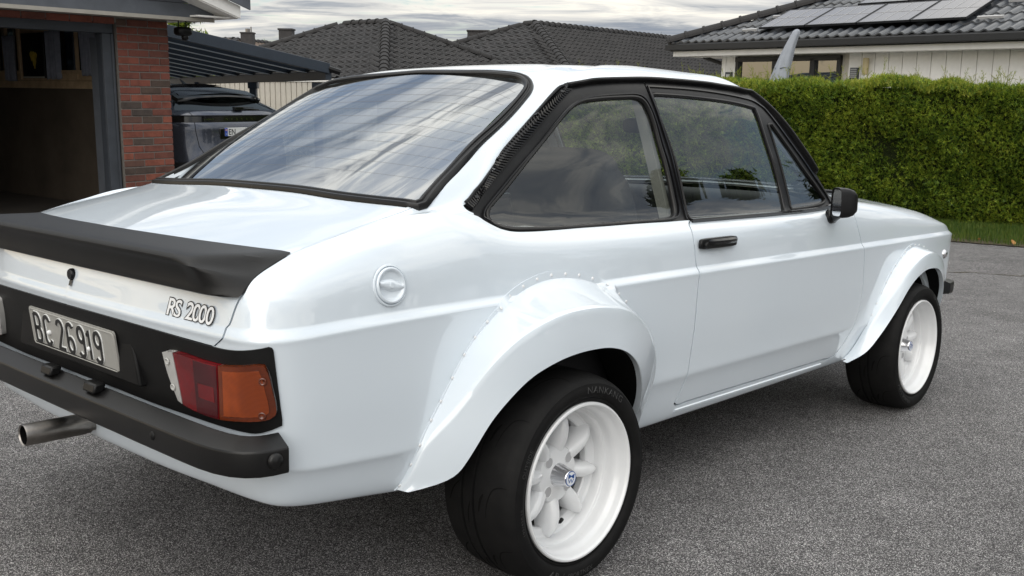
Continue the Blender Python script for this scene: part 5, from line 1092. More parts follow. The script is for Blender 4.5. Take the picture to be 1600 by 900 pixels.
# dark wheel housings
for x0,r,wo in ((.03,.395,.748),(2.405,.365,.738)):
    for sd in (-1,1):
        mb=MB(); mb.lathe([(r,0.0),(r,-.30),(.05,-.31)],40,'y',(x0,0,.275),a0=.14,a1=math.pi-.14); mb.v=[(x,(y+wo)*sd,z) for x,y,z in mb.v]; mb.build('wheel_housing','dark_inner',car,smooth=False)
mb=MB(); mb.box((1.22,0,.262),(.80,.60,.03)); mb.box((1.35,0,.30),(1.40,.60,.03)); mb.box((-.48,0,.44),(.22,.56,.02)); mb.box((.02,0,.30),(.06,.62,.05)); mb.tube([(.02,-.75,.2775),(.02,.75,.2775)],.04); mb.build('floor_pan','dark_inner',car)
# ---- wheels
def make_wheel(name,lab=None):
    w_=empty(name,parent=car)
    # local: axis y, outer face towards -y, y=0 at the rim lip plane
    R=.2775
    tp=[(.200,.030),(.2045,.016),(.2072,.009),(.2085,.0045),(.2120,.0015),(.2150,.0020),(.2165,.0030),(.2180,.0005),(.2220,-.004),(.230,-.0075),(.2385,-.0085),(.247,-.007),(.2530,-.0045),(.2545,-.0045),(.2560,-.0020),(.2605,.002),(.2655,.010),(.2690,.0185),(.2712,.026),(.2722,.031),(.2745,.045),(.2762,.064),(.2772,.10),(.2774,.108),(.2715,.1095),(.2715,.1155),(.2775,.117),(.2774,.131),(.2771,.147),(.2710,.1485),(.2710,.1545),(.2770,.156),(.2755,.19),(.2735,.205),(.269,.218),(.262,.228),(.250,.235),(.235,.237),(.215,.232),(.204,.222)]
    mb=MB(); mb.lathe(tp,112,'y'); tyre=mb.build('tyre','tyre_rubber',w_,smooth=True,sharp=38)
    # raised lettering and rings on the sidewall
    mb=MB()
    def onwall(txt,a0,span,rm,h,flip=False):
        v,f=fit_text(txt,span,h,spacing=1.1); n=len(v)
        pts=[]
        for x,y,_ in v:
            ang=a0-(x/rm) if not flip else a0+(x/rm); rr=rm+(y if not flip else -y); prof=np.interp(rr,[.2165,.222,.230,.2385,.247,.2545],[.002,-.004,-.0075,-.0085,-.007,-.003]); pts.append((rr*math.cos(ang),prof-.0011,rr*math.sin(ang)))
        mb.add(pts,[q[::-1] for q in f])
    onwall('NANKANG',math.radians(80),.155,.2395,.017); onwall('AR-1',math.radians(255),.060,.2395,.017,flip=True); onwall('SPORTNEX',math.radians(278),.10,.2395,.013,flip=True); onwall('OUTSIDE',math.radians(165),.07,.2395,.011); onwall('195/45R15',math.radians(200),.07,.236,.007)
    mb.build('tyre_lettering','tyre_letter',w_,kind='stuff')
    # curved tread slots
    mb=MB()
    RAD=lambda y: np.interp(y,[.010,.0185,.026,.031,.045,.064,.10,.147,.19],[.2655,.2690,.2712,.2722,.2745,.2762,.2772,.2771,.2755])+.0004
    def slot(path,wmax):
        q=np.array(path,float); S_=np.linspace(0,1,15); q=pchip(np.linspace(0,1,len(q)),q,S_); G=np.zeros((15,2,3)); q3=np.stack([q[:,0],q[:,1]*.275],1); T_=np.gradient(q3,axis=0); T_/=np.linalg.norm(T_,axis=1,keepdims=True); N2=np.stack([-T_[:,1],T_[:,0]],1)
        for i in range(15):
            hw=wmax*.5*(math.sin(math.pi*(.06+.88*S_[i]))**.55)
            for j,s_ in enumerate((-1,1)): y=q[i,0]+N2[i,0]*hw*s_; a=q[i,1]+N2[i,1]*hw*s_/.275; rr=RAD(y); G[i,j]=(rr*math.cos(a),y,rr*math.sin(a))
        mb.grid(G)
    for k in range(10):
        a0=2*math.pi*k/10
        slot([(.014,a0),(.030,a0+.005),(.048,a0+.03),(.060,a0+.10),(.068,a0+.20),(.072,a0+.31)],.0034)
        slot([(.080,a0+.10),(.088,a0+.16),(.094,a0+.27)],.0075)
        slot([(.122,a0+.2),(.130,a0+.3),(.133,a0+.42)],.005)
        slot([(.162,a0+.05),(.180,a0+.12),(.195,a0+.25)],.004)
    mb.build('tread_slots','dark_inner',w_,kind='stuff')
    # rim
    rp=[(.196,.026),(.2045,.013),(.2062,.006),(.2060,.001),(.2035,-.0025),(.1995,-.0028),(.1965,.000),(.1945,.006),(.1930,.016),(.1905,.024),(.1865,.030),(.1835,.037),(.1822,.048),(.1815,.060),(.1800,.063),(.1745,.066),(.1722,.070),(.1705,.085),(.1690,.094),(.1640,.099),(.158,.1005),(.149,.1030),(.146,.107),(.145,.125),(.160,.132),(.166,.15),(.170,.20),(.190,.225)]
    mb=MB(); mb.lathe(rp,96,'y'); rim=mb.build('rim','wheel_white',w_,smooth=True,sharp=30)
    # hub disc with four holes -> separate plate with lug pockets
    mb=MB(); hp_=[(.0,.078),(.064,.078),(.071,.0805),(.076,.088),(.078,.104),(.078,.118)]; mb.lathe(hp_,64,'y'); hub=mb.build('hub','wheel_white',w_,smooth=True,sharp=30)
    for k in range(4):
        a=math.radians(45+90*k+8); mb=MB(); c=(.0545*math.cos(a),0,.0545*math.sin(a)); mb.lathe([(.0160,.0778),(.0152,.0768),(.0142,.0768),(.0134,.0778)],24,'y',c); mb.lathe([(.0134,.0776),(.0,.0776)],24,'y',c,mi=1); mb.build('lug_hole',['wheel_white','lug_grey'],w_,smooth=True,sharp=40)
    # eight flame shaped spokes
    sv=None
    for k in range(8):
        if sv is None:
            st=[(.060,.0150,.0790,.006),(.070,.0185,.0745,.012),(.083,.0202,.0695,.019),(.098,.0210,.0655,.024),(.113,.0206,.0635,.027),(.128,.0190,.0640,.027),(.142,.0160,.0675,.024),(.154,.0118,.0740,.019),(.164,.0070,.0820,.013),(.1712,.0020,.0890,.007)]
            m=9; P=np.zeros((len(st),m,3))
            for i,(r_,hw,y0,hh) in enumerate(st):
                for j in range(m):
                    t=-1+2*j/(m-1); P[i,j]=(r_,y0+hh*(1-math.sqrt(max(0,1-abs(t)**2.2)))*1.25,hw*t)
            # skirt back to the wheel centre
            S=np.concatenate([P[:,:1]+[0,.030,0],P,P[:,-1:]+[0,.030,0]],1); mb=MB(); mb.grid(S,flip=True); o=mb.build('spoke','wheel_white',w_,smooth=True,sharp=50); sv=o
        else: o=bpy.data.objects.new('spoke',sv.data); COL.objects.link(o); o.parent=w_
        o.rotation_euler=(0,-2*math.pi*k/8-.04,0)
    mb=MB(); mb.lathe([(0,.036),(.0200,.036),(.0214,.0378),(.0226,.042),(.0305,.0765),(.0320,.079)],56,'y'); 
    cp_=mb.build('centre_cap','chrome',w_,smooth=True,sharp=30)
    mb=MB(); mb.lathe([(0,.0352),(.0186,.0352),(.0188,.0362)],40,'y',mi=0); mb.lathe([(.0180,.0348),(.0197,.0348),(.0197,.0360)],40,'y',mi=1); mb.build('cap_badge',['logo_white','logo_blue'],w_,smooth=False)
    mb=MB(); 
    for txt,dy in (('M',.0062),('W',-.0062)):
        v,f=fit_text(txt,.0240,.0112,offset=.008); mb.add([(x,.0346,y+dy) for x,y,_ in v],f)
    mb.build('cap_logo','logo_blue',w_,kind='stuff')
    mb=MB(); mb.lathe([(.04,.135),(.108,.135),(.112,.138),(.112,.158),(.06,.159)],48,'y'); mb.build('brake_disc','disc_metal',w_,smooth=True,sharp=30)
    mb=MB(); mb.lathe([(.0,.16),(.165,.16)],32,'y'); mb.build('backing','dark_inner',w_)
    mb=MB(); mb.tube([(.145*math.cos(-1.25),.104,.145*math.sin(-1.25)),(.138*math.cos(-1.25),.085,.138*math.sin(-1.25)),(.128*math.cos(-1.25),.078,.128*math.sin(-1.25))],[.0048,.0048,.0055],10); mb.build('valve','black_satin',w_,smooth=True)
    # balance bump on the barrel
    mb=MB(); mb.lathe([(.0068,0),(.0066,.0016),(.005,.0022),(0,.0022)],16,'z',(0,0,0)); o=mb.build('barrel_boss','wheel_white',w_,smooth=True); a=-1.05; o.location=(.1815*math.cos(a),.052,.1815*math.sin(a)); o.rotation_euler=(0,math.pi/2*3-a-math.pi,0)
    return w_
w0=make_wheel('wheel'); w0.location=(0,-.9353,.2775); w0.rotation_euler=(0,.16,0)
def tree_copy(o,parent):
    c=o.copy(); COL.objects.link(c); c.parent=parent
    for ch in list(o.children): tree_copy(ch,c)
    return c
for (x,y,rz,ry) in ((2.407,-.8551,0,.62),(0,.9353,math.pi,1.0),(2.407,.8551,math.pi,.3)):
    c=tree_copy(w0,car); c.location=(x,y,.2775); c.rotation_euler=(0,ry,rz)
    if x>1: c.scale=(1,.92,1)
# ---- rear panel, lamps, plate
def bpoly():
    t=U('blk_top'); s_=U('blk_side'); b=U('blk_bot'); P=cat(t[:-1],s_[:-1],b); P=P[(P[:,0]>.5)]
    return cat([[0,P[0][1]]],P,[[0,P[-1][1]]])
lamp=U('lamp',closed=True); lamp=lamp if area(lamp)>0 else lamp[::-1]
blk=panel('rear_panel','black_matte',bpoly(),[lamp],off=.004,fold=.006,sides=(-1,1))
ld=UVD['lamp_div']
d1a,d1b,d2a,d2b=[np.array(p) for p in ld]
def split(poly,a,b,keep):
    """cut a parameter polygon with the line a-b; keep sign side"""
    n=np.array([-(b-a)[1],(b-a)[0]]); out=[]; m=len(poly)
    for i in range(m):
        p,q=poly[i],poly[(i+1)%m]; sp,sq=np.dot(p-a,n)*keep,np.dot(q-a,n)*keep
        if sp>=0: out.append(p)
        if sp*sq<0: out.append(p+(q-p)*sp/(sp-sq))
    return np.array(out)
cu=lambda p: p[:,0].mean()
for sd in (-1,1):
    tl=panel('tail_lamp','black_matte',inset(lamp,-.1),[],off=-.012,fold=0,sides=(sd,))
    parts_=[]
    A_=split(lamp,d1a,d1b,1);B_=split(lamp,d1a,d1b,-1)
    if cu(A_)>cu(B_): A_,B_=B_,A_
    C_=split(B_,d2a,d2b,1);D_=split(B_,d2a,d2b,-1)
    if cu(C_)>cu(D_): C_,D_=D_,C_
    for nm,mt,pl in (('reverse_lens','lens_clear',A_),('stop_lens','lens_red',C_),('indicator_lens','lens_amber_dark',D_)):
        panel(nm,mt,inset(pl,.12),[],off=.017,fold=.024,sides=(sd,),parent=tl)
    cl_,ch_=C_.min(0),C_.max(0); um_=cl_[0]+(ch_[0]-cl_[0])*.42
    CR=split(C_,np.array([um_,cl_[1]]),np.array([um_+.3,ch_[1]]),-1)
    if cu(CR)<um_: CR=split(C_,np.array([um_,cl_[1]]),np.array([um_+.3,ch_[1]]),1)
    panel('tail_lens','lens_red_dark',inset(CR,.30),[],off=.0182,fold=.003,sides=(sd,),parent=tl)
    cc_=CR.mean(0); hw_=(ch_[0]-um_)*.30
    panel('bulb_window','lens_red',cat([[cc_[0]-hw_,cc_[1]-2.2]],[[cc_[0]+hw_,cc_[1]-2.2]],[[cc_[0]+hw_,cc_[1]+1.8]],[[cc_[0]-hw_,cc_[1]+1.8]]),[],off=.0187,fold=.001,sides=(sd,),parent=tl)
    panel('indicator_inner_lens','lens_amber',inset(D_,1.35),[],off=.0184,fold=.003,sides=(sd,),parent=tl)
    # lens screws and the bright bulb patch
    for px_ in (0,1,2,3):
        mb=MB()
        q=[A_.mean(0)+[-.2,3.6],A_.mean(0)+[.5,-3.6],D_.mean(0)+[2.5,4.2],D_.mean(0)+[2.0,-4.6]][px_]; p,n=frame_at(np.array([q])); c=W3(p[0]+n[0]*.0185,sd); nn_=W3(n[0],sd); x=np.cross(nn_,[0,0,1]); x/=np.linalg.norm(x); y=np.cross(nn_,x); V=[];k=12
        for rr,hh in ((.0085,0),(.0075,.002),(.0055,.0015),(.004,-.001)): V+=[c+nn_*hh+x*rr*math.cos(2*math.pi*j/k)+y*rr*math.sin(2*math.pi*j/k) for j in range(k)]
        mb.add(V,[(r_*k+j,r_*k+(j+1)%k,(r_+1)*k+(j+1)%k,(r_+1)*k+j) for r_ in range(3) for j in range(k)]+[tuple(3*k+j for j in range(k))])
        mb.build('lens_screw','lens_amber_dark' if px_>1 else 'lens_clear',tl,smooth=True)
# plate housing: raised surround with the plate tilted inside
mb=MB(); yc=.005; X=-.872
def quadbox(y0,y1,z0,z1,x0,x1,tap=.0): 
    v=[(x0,y0,z0),(x0,y1,z0),(x0,y1,z1),(x0,y0,z1),(x1,y0-tap,z0-tap),(x1,y1+tap,z0-tap),(x1,y1+tap,z1+tap),(x1,y0-tap,z1+tap)]
    return v,[(0,1,2,3),(0,4,5,1),(1,5,6,2),(2,6,7,3),(3,7,4,0)]
v,f=quadbox(-.295,.285,.560,.704,-.869,-.852,.0); v=[(x-.006*(1-(abs(y)/.3)**2),y*(1+.16*(z<.6)),z) for x,y,z in v]; mb.add(v,f); mb.build('plate_housing','black_matte',car,bevel=.006)
plt=empty('number_plate',(-.8745,-.008,.6245),0,car); plt.rotation_euler=(0,math.radians(-7),0); plt.scale=(1,1.025,1.02)
def rrect(w,h,r,n=6):
    P=[]
    for cx,cz,a0 in ((w/2-r,h/2-r,0),(-w/2+r,h/2-r,90),(-w/2+r,-h/2+r,180),(w/2-r,-h/2+r,270)):
        for i in range(n+1): a=math.radians(a0+90*i/n); P.append((cx+r*math.cos(a),cz+r*math.sin(a)))
    return P
rr_=rrect(.467,.102,.010); n=len(rr_); mb=MB(); mb.add([(0,a,b) for a,b in rr_]+[(.004,a,b) for a,b in rr_],[tuple(range(n-1,-1,-1))]+[(i,(i+1)%n,n+(i+1)%n,n+i) for i in range(n)]); mb.build('plate','plate_grey',plt)
rr2=rrect(.459,.094,.008); mb=MB(); P=np.array([[(0,a,b),(-.0018,a*.994,b*.98),(-.0018,a*.985,b*.955),(0,a*.98,b*.93)] for a,b in rr2]); mb.grid(P,closeu=True,flip=True); mb.build('plate_rim','plate_grey',plt,smooth=True)
# embossed characters, drawn as stroked paths (width 11 mm)
def stroke(mb,pts,wd,x0,h=.0028):
    P=np.array(pts,float); T=np.gradient(P,axis=0); T/=np.linalg.norm(T,axis=1,keepdims=True)+1e-9; Nn=np.stack([-T[:,1],T[:,0]],1); G=np.zeros((len(P),6,3))
    for j,(a,e) in enumerate(((-1,0),(-.92,h),(-.3,h*1.0),(.3,h*1.0),(.92,h),(1,0))):
        q=P+Nn*a*wd/2; G[:,j,0]=-e; G[:,j,1]=q[:,0]; G[:,j,2]=q[:,1]
    G[:,:,0]+=x0; mb.grid(G); mb.fan([G[0,j] for j in range(6)]); mb.fan([G[-1,j] for j in range(6)],flip=True)
def arc(cx,cz,rx,rz,a0,a1,n=14): return [(cx+rx*math.cos(math.radians(a0+(a1-a0)*i/n)),cz+rz*math.sin(math.radians(a0+(a1-a0)*i/n))) for i in range(n+1)]
H=.036; Wc=.016
def glyph(ch):
    if ch=='B': return [[(-Wc,-H),(-Wc,H)],[(-Wc,H),(0,H)]+arc(0,H/2,Wc,H/2,90,-90)+[(-Wc,0)],[(-Wc,0),(.001,0)]+arc(.001,-H/2,Wc,H/2,90,-90)+[(-Wc,-H)]]
    if ch=='C': return [arc(0,H-.016,Wc,.016,15,180)+arc(0,-H+.016,Wc,.016,180,345)]
    if ch=='2': return [arc(0,H-.016,Wc,.016,170,-25)+[(-Wc,-H)],[(-Wc-.003,-H),(Wc+.003,-H)]]
    if ch=='6': return [arc(.002,H-.015,Wc,.015,30,175)+arc(0,-H+.018,Wc,.018,170,530,26)]
    if ch=='9': return [[(-x,-z) for x,z in arc(.002,H-.015,Wc,.015,30,175)+arc(0,-H+.018,Wc,.018,170,530,26)]]
    if ch=='1': return [[(-.011,H-.014),(.001,H),(.001,-H)]]
mb=MB(); xs_=[.187,.130,.055,.000,-.060,-.103,-.147]; sh=MB()
mbw=MB()
for ch,yy in zip('BC26919',xs_):
    for st in glyph(ch): 
        stroke(mb,[(yy-a*.98,b) for a,b in st],.0098,-.0004,.0032)
        stroke(mbw,[(yy-a*.98-.0014,b+.0014) for a,b in st],.0118,-.0002,.0018)
mbw.build('character_edges','plate_white',plt,kind='stuff')
mb.build('characters','letter_black',plt,kind='stuff')
for yy in (.123,-.098):
    mb=MB(); mb.lathe([(0,-.008),(.0045,-.0075),(.006,-.004),(.0062,0)],16,'x',(0,yy,-.004 if yy>0 else -.01)); mb.build('plate_bolt','letter_white',plt,smooth=True)
# key lock
mb=MB(); mb.lathe([(0,-.010),(.012,-.010),(.0145,-.006),(.015,0)],24,'x',(-.868,-.018,.785)); mb.add([(-.872,-.018-.009,.775),(-.872,-.018+.009,.775),(-.878,-.018+.006,.758),(-.878,-.018-.006,.758),(-.868,-.018,.752)],[(0,3,2,1),(3,4,2)]); mb.build('boot_lock','black_gloss',car,smooth=True,sharp=40)
# outlined boot badge
bd=empty('boot_badge',parent=car)
def on_tail(pts,off):   # (y right-positive along the tail, z) -> 3D on the skin
    out=[]
    for a,b in pts: u,v=near((-.85,a,b)); p,n=frame_at(np.array([[u,v]])); out.append(W3(p[0]+n[0]*off,-1))
    return out
glyphs=[('R',.474),('S',.499),('2',.540),('0',.566),('0',.588),('0',.613)]
def badge_geo(ch,offset):
    return text_geo(ch,1.0,offset=offset,shear=.22,res=5)
for k,(ch,yc_) in enumerate(glyphs):
    v0,f0=badge_geo(ch,0.0); hh=v0[:,1].max()-v0[:,1].min(); sc=.038/hh; cx=(v0[:,0].max()+v0[:,0].min())/2; wx=1.02 if ch!='0' else 1.0
    for nm,ofs,off,mt in (('letter_outline',.055,.0008+.0005*k,'letter_black'),('letter_face',.012,.0011+.0005*k,'letter_white')):
        v,f=badge_geo(ch,ofs); pts=[((x-cx)*sc*wx+yc_,(y)*sc+.742) for x,y,_ in v]; mb=MB(); mb.add(on_tail(pts,off),f); mb.build(nm,mt,bd)
# ---- bumpers
def bumper(path,prof,name):
    """path [(x,y)] in plan, outward normal to the right-hand side of travel... prof [(out,z)]"""
    P=np.array(path,float); T=np.gradient(P,axis=0); T/=np.linalg.norm(T,axis=1,keepdims=True); No=np.stack([T[:,1],-T[:,0]],1); G=np.zeros((len(P),len(prof),3))
    for j,(o,z) in enumerate(prof): G[:,j,:2]=P+No*o; G[:,j,2]=z
    mb=MB(); mb.grid(G,flip=True); mb.fan([G[0,j] for j in range(len(prof))],flip=False); mb.fan([G[-1,j] for j in range(len(prof))],flip=True); return mb.build(name,'bumper_black',car,smooth=True,sharp=24)
half=[(-.918,0),(-.918,.1),(-.918,.2),(-.917,.3),(-.917,.4),(-.916,.5),(-.915,.6),(-.913,.66),(-.907,.71),(-.895,.750),(-.877,.778),(-.852,.797),(-.825,.806),(-.792,.809)]
pth=[(x,-y) for x,y in half[::-1]]+[(x,y) for x,y in half[1:]]
pth=[(x,y) for x,y in pth]
bprof=[(-.046,.519),(-.0455,.5305),(-.044,.5320),(-.041,.5322),(-.0045,.5135),(-.0020,.5120),(-.0005,.5095),(0,.5065),(0,.4640),(-.0008,.4605),(-.003,.4575),(-.007,.4560),(-.046,.454)]
rb_=bumper(pth[::-1],bprof,'rear_bumper')
cen=G0=rb_.data
def facing(o,outv):
    pass
mb=MB()
for (x,y) in ((-.928,-.485),(-.928,.485)):
    mb.lathe([(0,-.004),(.008,-.003),(.0105,0),(.011,.004)],20,'x',(x+.012,y,.489))
mb.build('bumper_plug','black_matte',rb_,smooth=True,kind='stuff')
for sd in (-1,1):
    m=MB(); m.lathe([(0,-.007),(.013,-.005),(.0165,-.001),(.017,.004)],22,'y',(-.823,0,.489)); m.v=[(x,(.809-y*1.0)*sd if True else y,z) for x,y,z in m.v]; m.build('bumper_bolt','bumper_black',rb_,smooth=True)
for y0 in (.075,-.165):
    m=MB(); m.box((-.897,y0,.5345),(.014,.030,.0115)); m.v=[(x+(.006 if z>.538 else 0),y,z) for x,y,z in m.v]; m.build('plate_lamp','black_satin',rb_,bevel=.005)
fh=[(3.165,0),(3.16,.2),(3.15,.4),(3.13,.6),(3.10,.70),(3.06,.757),(3.00,.775),(2.955,.777)]
fp=[(x,y) for x,y in fh[::-1]]+[(x,-y) for x,y in fh[1:]]
bumper(fp[::-1],[(-.05,.505),(-.03,.507),(-.004,.498),(0,.490),(0,.455),(-.004,.447),(-.05,.440)],'front_bumper')
# pale strip between panel and bumper top
mb=MB(); P=np.array([[(x+.045,-y,.536),(x+.038,-y,.538),(x+.050,-y,.556)] for x,y in half[:11]]); 
# ---- spoiler
def spoiler():
    C_=[(-.672,.656,.884),(-.728,.664,.866),(-.780,.676,.843),(-.812,.688,.822),(-.826,.693,.806)]
    st=[0,.15,.3,.42,.50,.555,.595,.620,.635,.648,.660,.672,.683]; rows=[]
    cc=np.array(C_)
    for s_ in st:
        u_=s_/st[-1]; prof=[]
        bow=max(0,1-(u_/.95)**2); xo=.012*bow; z0=.8865+.0035*bow
        base=[(-.678,z0),(-.72-xo*.5,z0-.0005),(-.80-xo*.8,z0+.001),(-.868-xo,z0+.0035),(-.884-xo,z0-.001),(-.889-xo,z0-.010),(-.886-xo,z0-.018),(-.874-xo*1.2,z0-.026),(-.866-xo*1.3,z0-.045),(-.868-xo*.8,.822),(-.872-xo*.5,.809),(-.860-xo*.4,.807)]
        f=max(0,(u_-.90)/.10); f=f*f*(3-2*f); l=max(0,min(1,(u_-.80)/.10))
        for k,(x,z) in enumerate(base):
            sc_=k/(len(base)-1)*(len(cc)-1); i=min(int(sc_),len(cc)-2); tg=cc[i]+(cc[i+1]-cc[i])*(sc_-i)
            if k in (4,5): z-=.004*l
            if k in (6,7,8): x-=.010*l
            g=f if 2<k<6 else (max(0,(u_-.93)/.07)**2 if k<=2 else max(0,(u_-.90)/.10)**2)
            prof.append((x*(1-g)+tg[0]*g,u_*tg[1],z*(1-g)+tg[2]*g))
        rows.append(np.array(prof))
    R_=np.array(rows); S=np.linspace(0,1,61); q=np.array(st)/st[-1]; D_=pchip(q,R_.reshape(len(st),-1),S).reshape(61,-1,3)
    # smooth the section a little
    M_=np.concatenate([(D_[::-1][:-1])*[1,-1,1],D_],0); mb=MB(); mb.grid(M_*[1,-1,1]); mb.fan([M_[0,j]*[1,-1,1] for j in range(M_.shape[1])],flip=True); mb.fan([M_[-1,j]*[1,-1,1] for j in range(M_.shape[1])])
    o=mb.build('spoiler','spoiler_black',boot,smooth=True,sharp=42); ms=o.modifiers.new('s','SUBSURF'); ms.levels=ms.render_levels=1; return o
spoiler()
# ---- fuel cap
fc=W3(ev(*UVD['fuel'][0]),-1)[:]; fn_=ev(*UVD['fuel'][0],NRM); fn_=W3(fn_/np.linalg.norm(fn_),-1)
fcap=empty('fuel_cap',tuple(fc),0,car); fcap.rotation_euler=Vector(fn_).to_track_quat('Z','Y').to_euler()
mb=MB(); mb.lathe([(.0475,.000),(.0465,.0035),(.0435,.0045),(.0425,.003),(.0415,-.001)],56,'z'); mb.build('cap_ring','white_paint',fcap,smooth=True,sharp=50)
mb=MB(); mb.lathe([(.0410,-.001),(.0408,.0062),(.0390,.0085),(.0360,.0088),(.0335,.0070),(.0320,.0035),(.028,.0022),(0,.0020)],56,'z'); mb.build('cap_body','white_paint',fcap,smooth=True,sharp=50)
mb=MB(); P=np.zeros((21,7,3))
for i in range(21):
    t=-1+2*i/20; hw=.0055+.0085*math.cos(t*math.pi/2)**1.2; 
    for j in range(7):
        s=-1+2*j/6; P[i,j]=(t*.0335,hw*s*1.0,.0022+.0072*(1-abs(s)**3.5))
mb.grid(P); o=mb.build('cap_grip','white_paint',fcap,smooth=True); o.rotation_euler=(0,0,math.radians(-10)) 
mb=MB(); mb.lathe([(.0068,.0090),(.0066,.0100),(.0058,.0102),(0,.0098)],24,'z'); mb.build('cap_lock','white_paint',fcap,smooth=True,sharp=40)
# ---- door handles, mirrors, marker lamps, exhaust
for sd in (-1,1):
    D=doors[0] if sd<0 else doors[1]
    h=MB(); x0,x1,zc=.752,.968,.822
    rbox(h,((x0+x1)/2,-.7755,zc),((x1-x0)/2,.008,.017),.30,nu=28,nv=10); h.v=[(x,y*-sd,z) for x,y,z in h.v]; h.build('handle_base','black_satin',D,smooth=True)
    h=MB(); st=[]
    P=np.zeros((15,8,3))
    for i in range(15):
        t=i/14; x=.792+.172*t; out=.012+.012*math.sin(math.pi*min(1,t*1.0))**.5; zt,zb=.013,.001-.010*math.sin(math.pi*t)**2*0; 
        for j,(a,b) in enumerate(((0,zt),(.7,zt*1.05),(1,zt*.6),(1,zb),(.8,zb-.006),(.3,zb-.007),(0,zb-.006),(0,zb))): P[i,j]=(x,-.772-out*a,zc+b)
    h.grid(P); h.fan([P[0,j] for j in range(8)]); h.fan([P[-1,j] for j in range(8)],flip=True); h.v=[(x,y*-sd,z) for x,y,z in h.v]; h.build('handle_pull','black_gloss',D,smooth=True,sharp=30)
    h=MB(); h.lathe([(0,-.0225),(.0085,-.0225),(.0095,-.020),(.0095,-.01)],20,'y',(.776,-.772+.004,zc-.004)); h.v=[(x,y*-sd,z) for x,y,z in h.v]; h.build('key_cylinder','black_satin',D,smooth=True,sharp=40)
    # mirror
    mr=empty('door_mirror',parent=car)
    h=MB(); C=np.array([1.628,-.822,.925]); yaw=math.radians(40); Rm=[(math.cos(yaw),-math.sin(yaw),0),(math.sin(yaw),math.cos(yaw),0),(0,0,1)]
    P=np.zeros((28,7,3))
    for i in range(28):
        a=2*math.pi*i/28; ca,sa=math.cos(a),math.sin(a); e=.42; yy=math.copysign(abs(ca)**e,ca); zz=math.copysign(abs(sa)**e,sa)
        for j,(dx,k) in enumerate(((-.020,.90),(-.022,1.0),(-.008,1.02),(.015,.98),(.035,.86),(.050,.62),(.056,.0))): P[i,j]=C+np.array(Rm).T@np.array([dx,yy*.043*k*(1-.06*zz),zz*.055*k])
    h.grid(P,closeu=True,flip=True); h.v=[(x,y*-sd,z) for x,y,z in h.v]; h.build('mirror_housing','black_satin',mr,smooth=True,sharp=50)
    h=MB(); ring=[C+np.array(Rm).T@np.array([-.0185,math.copysign(abs(math.cos(a))**.42,math.cos(a))*.0370,math.copysign(abs(math.sin(a))**.42,math.sin(a))*.0490]) for a in [2*math.pi*i/28 for i in range(28)]]
    h.fan(ring); h.v=[(x,y*-sd,z) for x,y,z in h.v]; h.build('mirror_glass','chrome',mr)
    h=MB(); h.tube([(1.70,-.735,.858),(1.695,-.765,.868),(1.675,-.79,.876),(1.655,-.812,.882)],[.024,.021,.016,.013],14); rbox(h,(1.70,-.752,.868),(.034,.016,.028),.6); h.v=[(x,y*-sd,z) for x,y,z in h.v]; h.build('mirror_stem','black_gloss',mr,smooth=True,sharp=60)
    p=near((2.905,.75,.638)); q=ev(*p); h=MB(); h.lathe([(0,-.014),(.012,-.012),(.019,-.006),(.022,.0),(.0225,.004)],24,'y',(q[0],-q[1],q[2])); h.v=[(x,y*-sd,z) for x,y,z in h.v]; h.build('side_marker_lamp','chrome',car,smooth=True)
mb=MB(); mb.lathe([(.0235,-.992),(.0262,-.995),(.0275,-.990),(.0275,-.845),(.0262,-.842),(.0262,-.832),(.022,-.830),(.022,-.55)],36,'x',(0,.012,.396)); mb.lathe([(.0235,-.992),(.0235,-.86)],36,'x',(0,.012,.396),mi=1,flip=True); mb.lathe([(.0235,-.865),(0,-.865)],20,'x',(0,.012,.396),mi=1); mb.build('exhaust_pipe',['steel_dark','dark_inner'],car,smooth=True,sharp=40)
# ---- interior
def ipart(nm,mat,fn,**k): m=MB(); fn(m); return m.build(nm,mat,car,smooth=True,sharp=50,**k)
for y0 in (-.36,.36):
    st=empty('front_seat',parent=car)
    m=MB(); a=math.radians(18); Rb=[(math.cos(a),0,-math.sin(a)),(0,1,0),(math.sin(a),0,math.cos(a))]
    Rb=[(math.cos(a),0,math.sin(a)),(0,1,0),(-math.sin(a),0,math.cos(a))]
    rbox(m,(.66,y0,.80),(.065,.245,.29),.5,Rb); m.build('seat_back','seat_black',st,smooth=True)
    m=MB(); rbox(m,(.60,y0,1.02),(.05,.20,.09),.6,Rb); m.build('shoulder_bolster','seat_black',st,smooth=True)
    m=MB(); rbox(m,(.93,y0,.50),(.25,.24,.07),.5); m.build('seat_cushion','seat_black',st,smooth=True)
ipart('rear_seat','seat_black',lambda m:(rbox(m,(-.03,0,.72),(.09,.58,.22),.4),rbox(m,(.18,0,.50),(.22,.58,.09),.4)))
ipart('parcel_shelf','trim_grey',lambda m:m.box((-.18,0,.900),(.14,.56,.008)))
ipart('pale_reflection_strips','reflection_white',lambda m:(m.box((-.05,0,.905),(.02,.55,.012)),m.box((.02,-.60,.885),(.16,.04,.008)),m.box((.02,.60,.885),(.16,.04,.008))))  # white strips standing in for a pale reflection low in the quarter window
ipart('dashboard','seat_black',lambda m:(rbox(m,(1.66,0,.86),(.16,.62,.085),.35),rbox(m,(1.58,.36,.93),(.08,.20,.04),.5)))
for s in (-1,1): ipart('door_trim','seat_black',lambda m:m.box((1.2,s*.705,.62),(.62,.018,.24)))
for s in (-1,1): ipart('rear_side_trim','seat_black',lambda m:m.box((.28,s*.69,.66),(.36,.02,.22)))
for s in (-1,1): ipart('door_post','headliner',lambda m:m.bar((.735,s*.655,.90),(.69,s*.555,1.29),.020,.034,(0,1,0)))
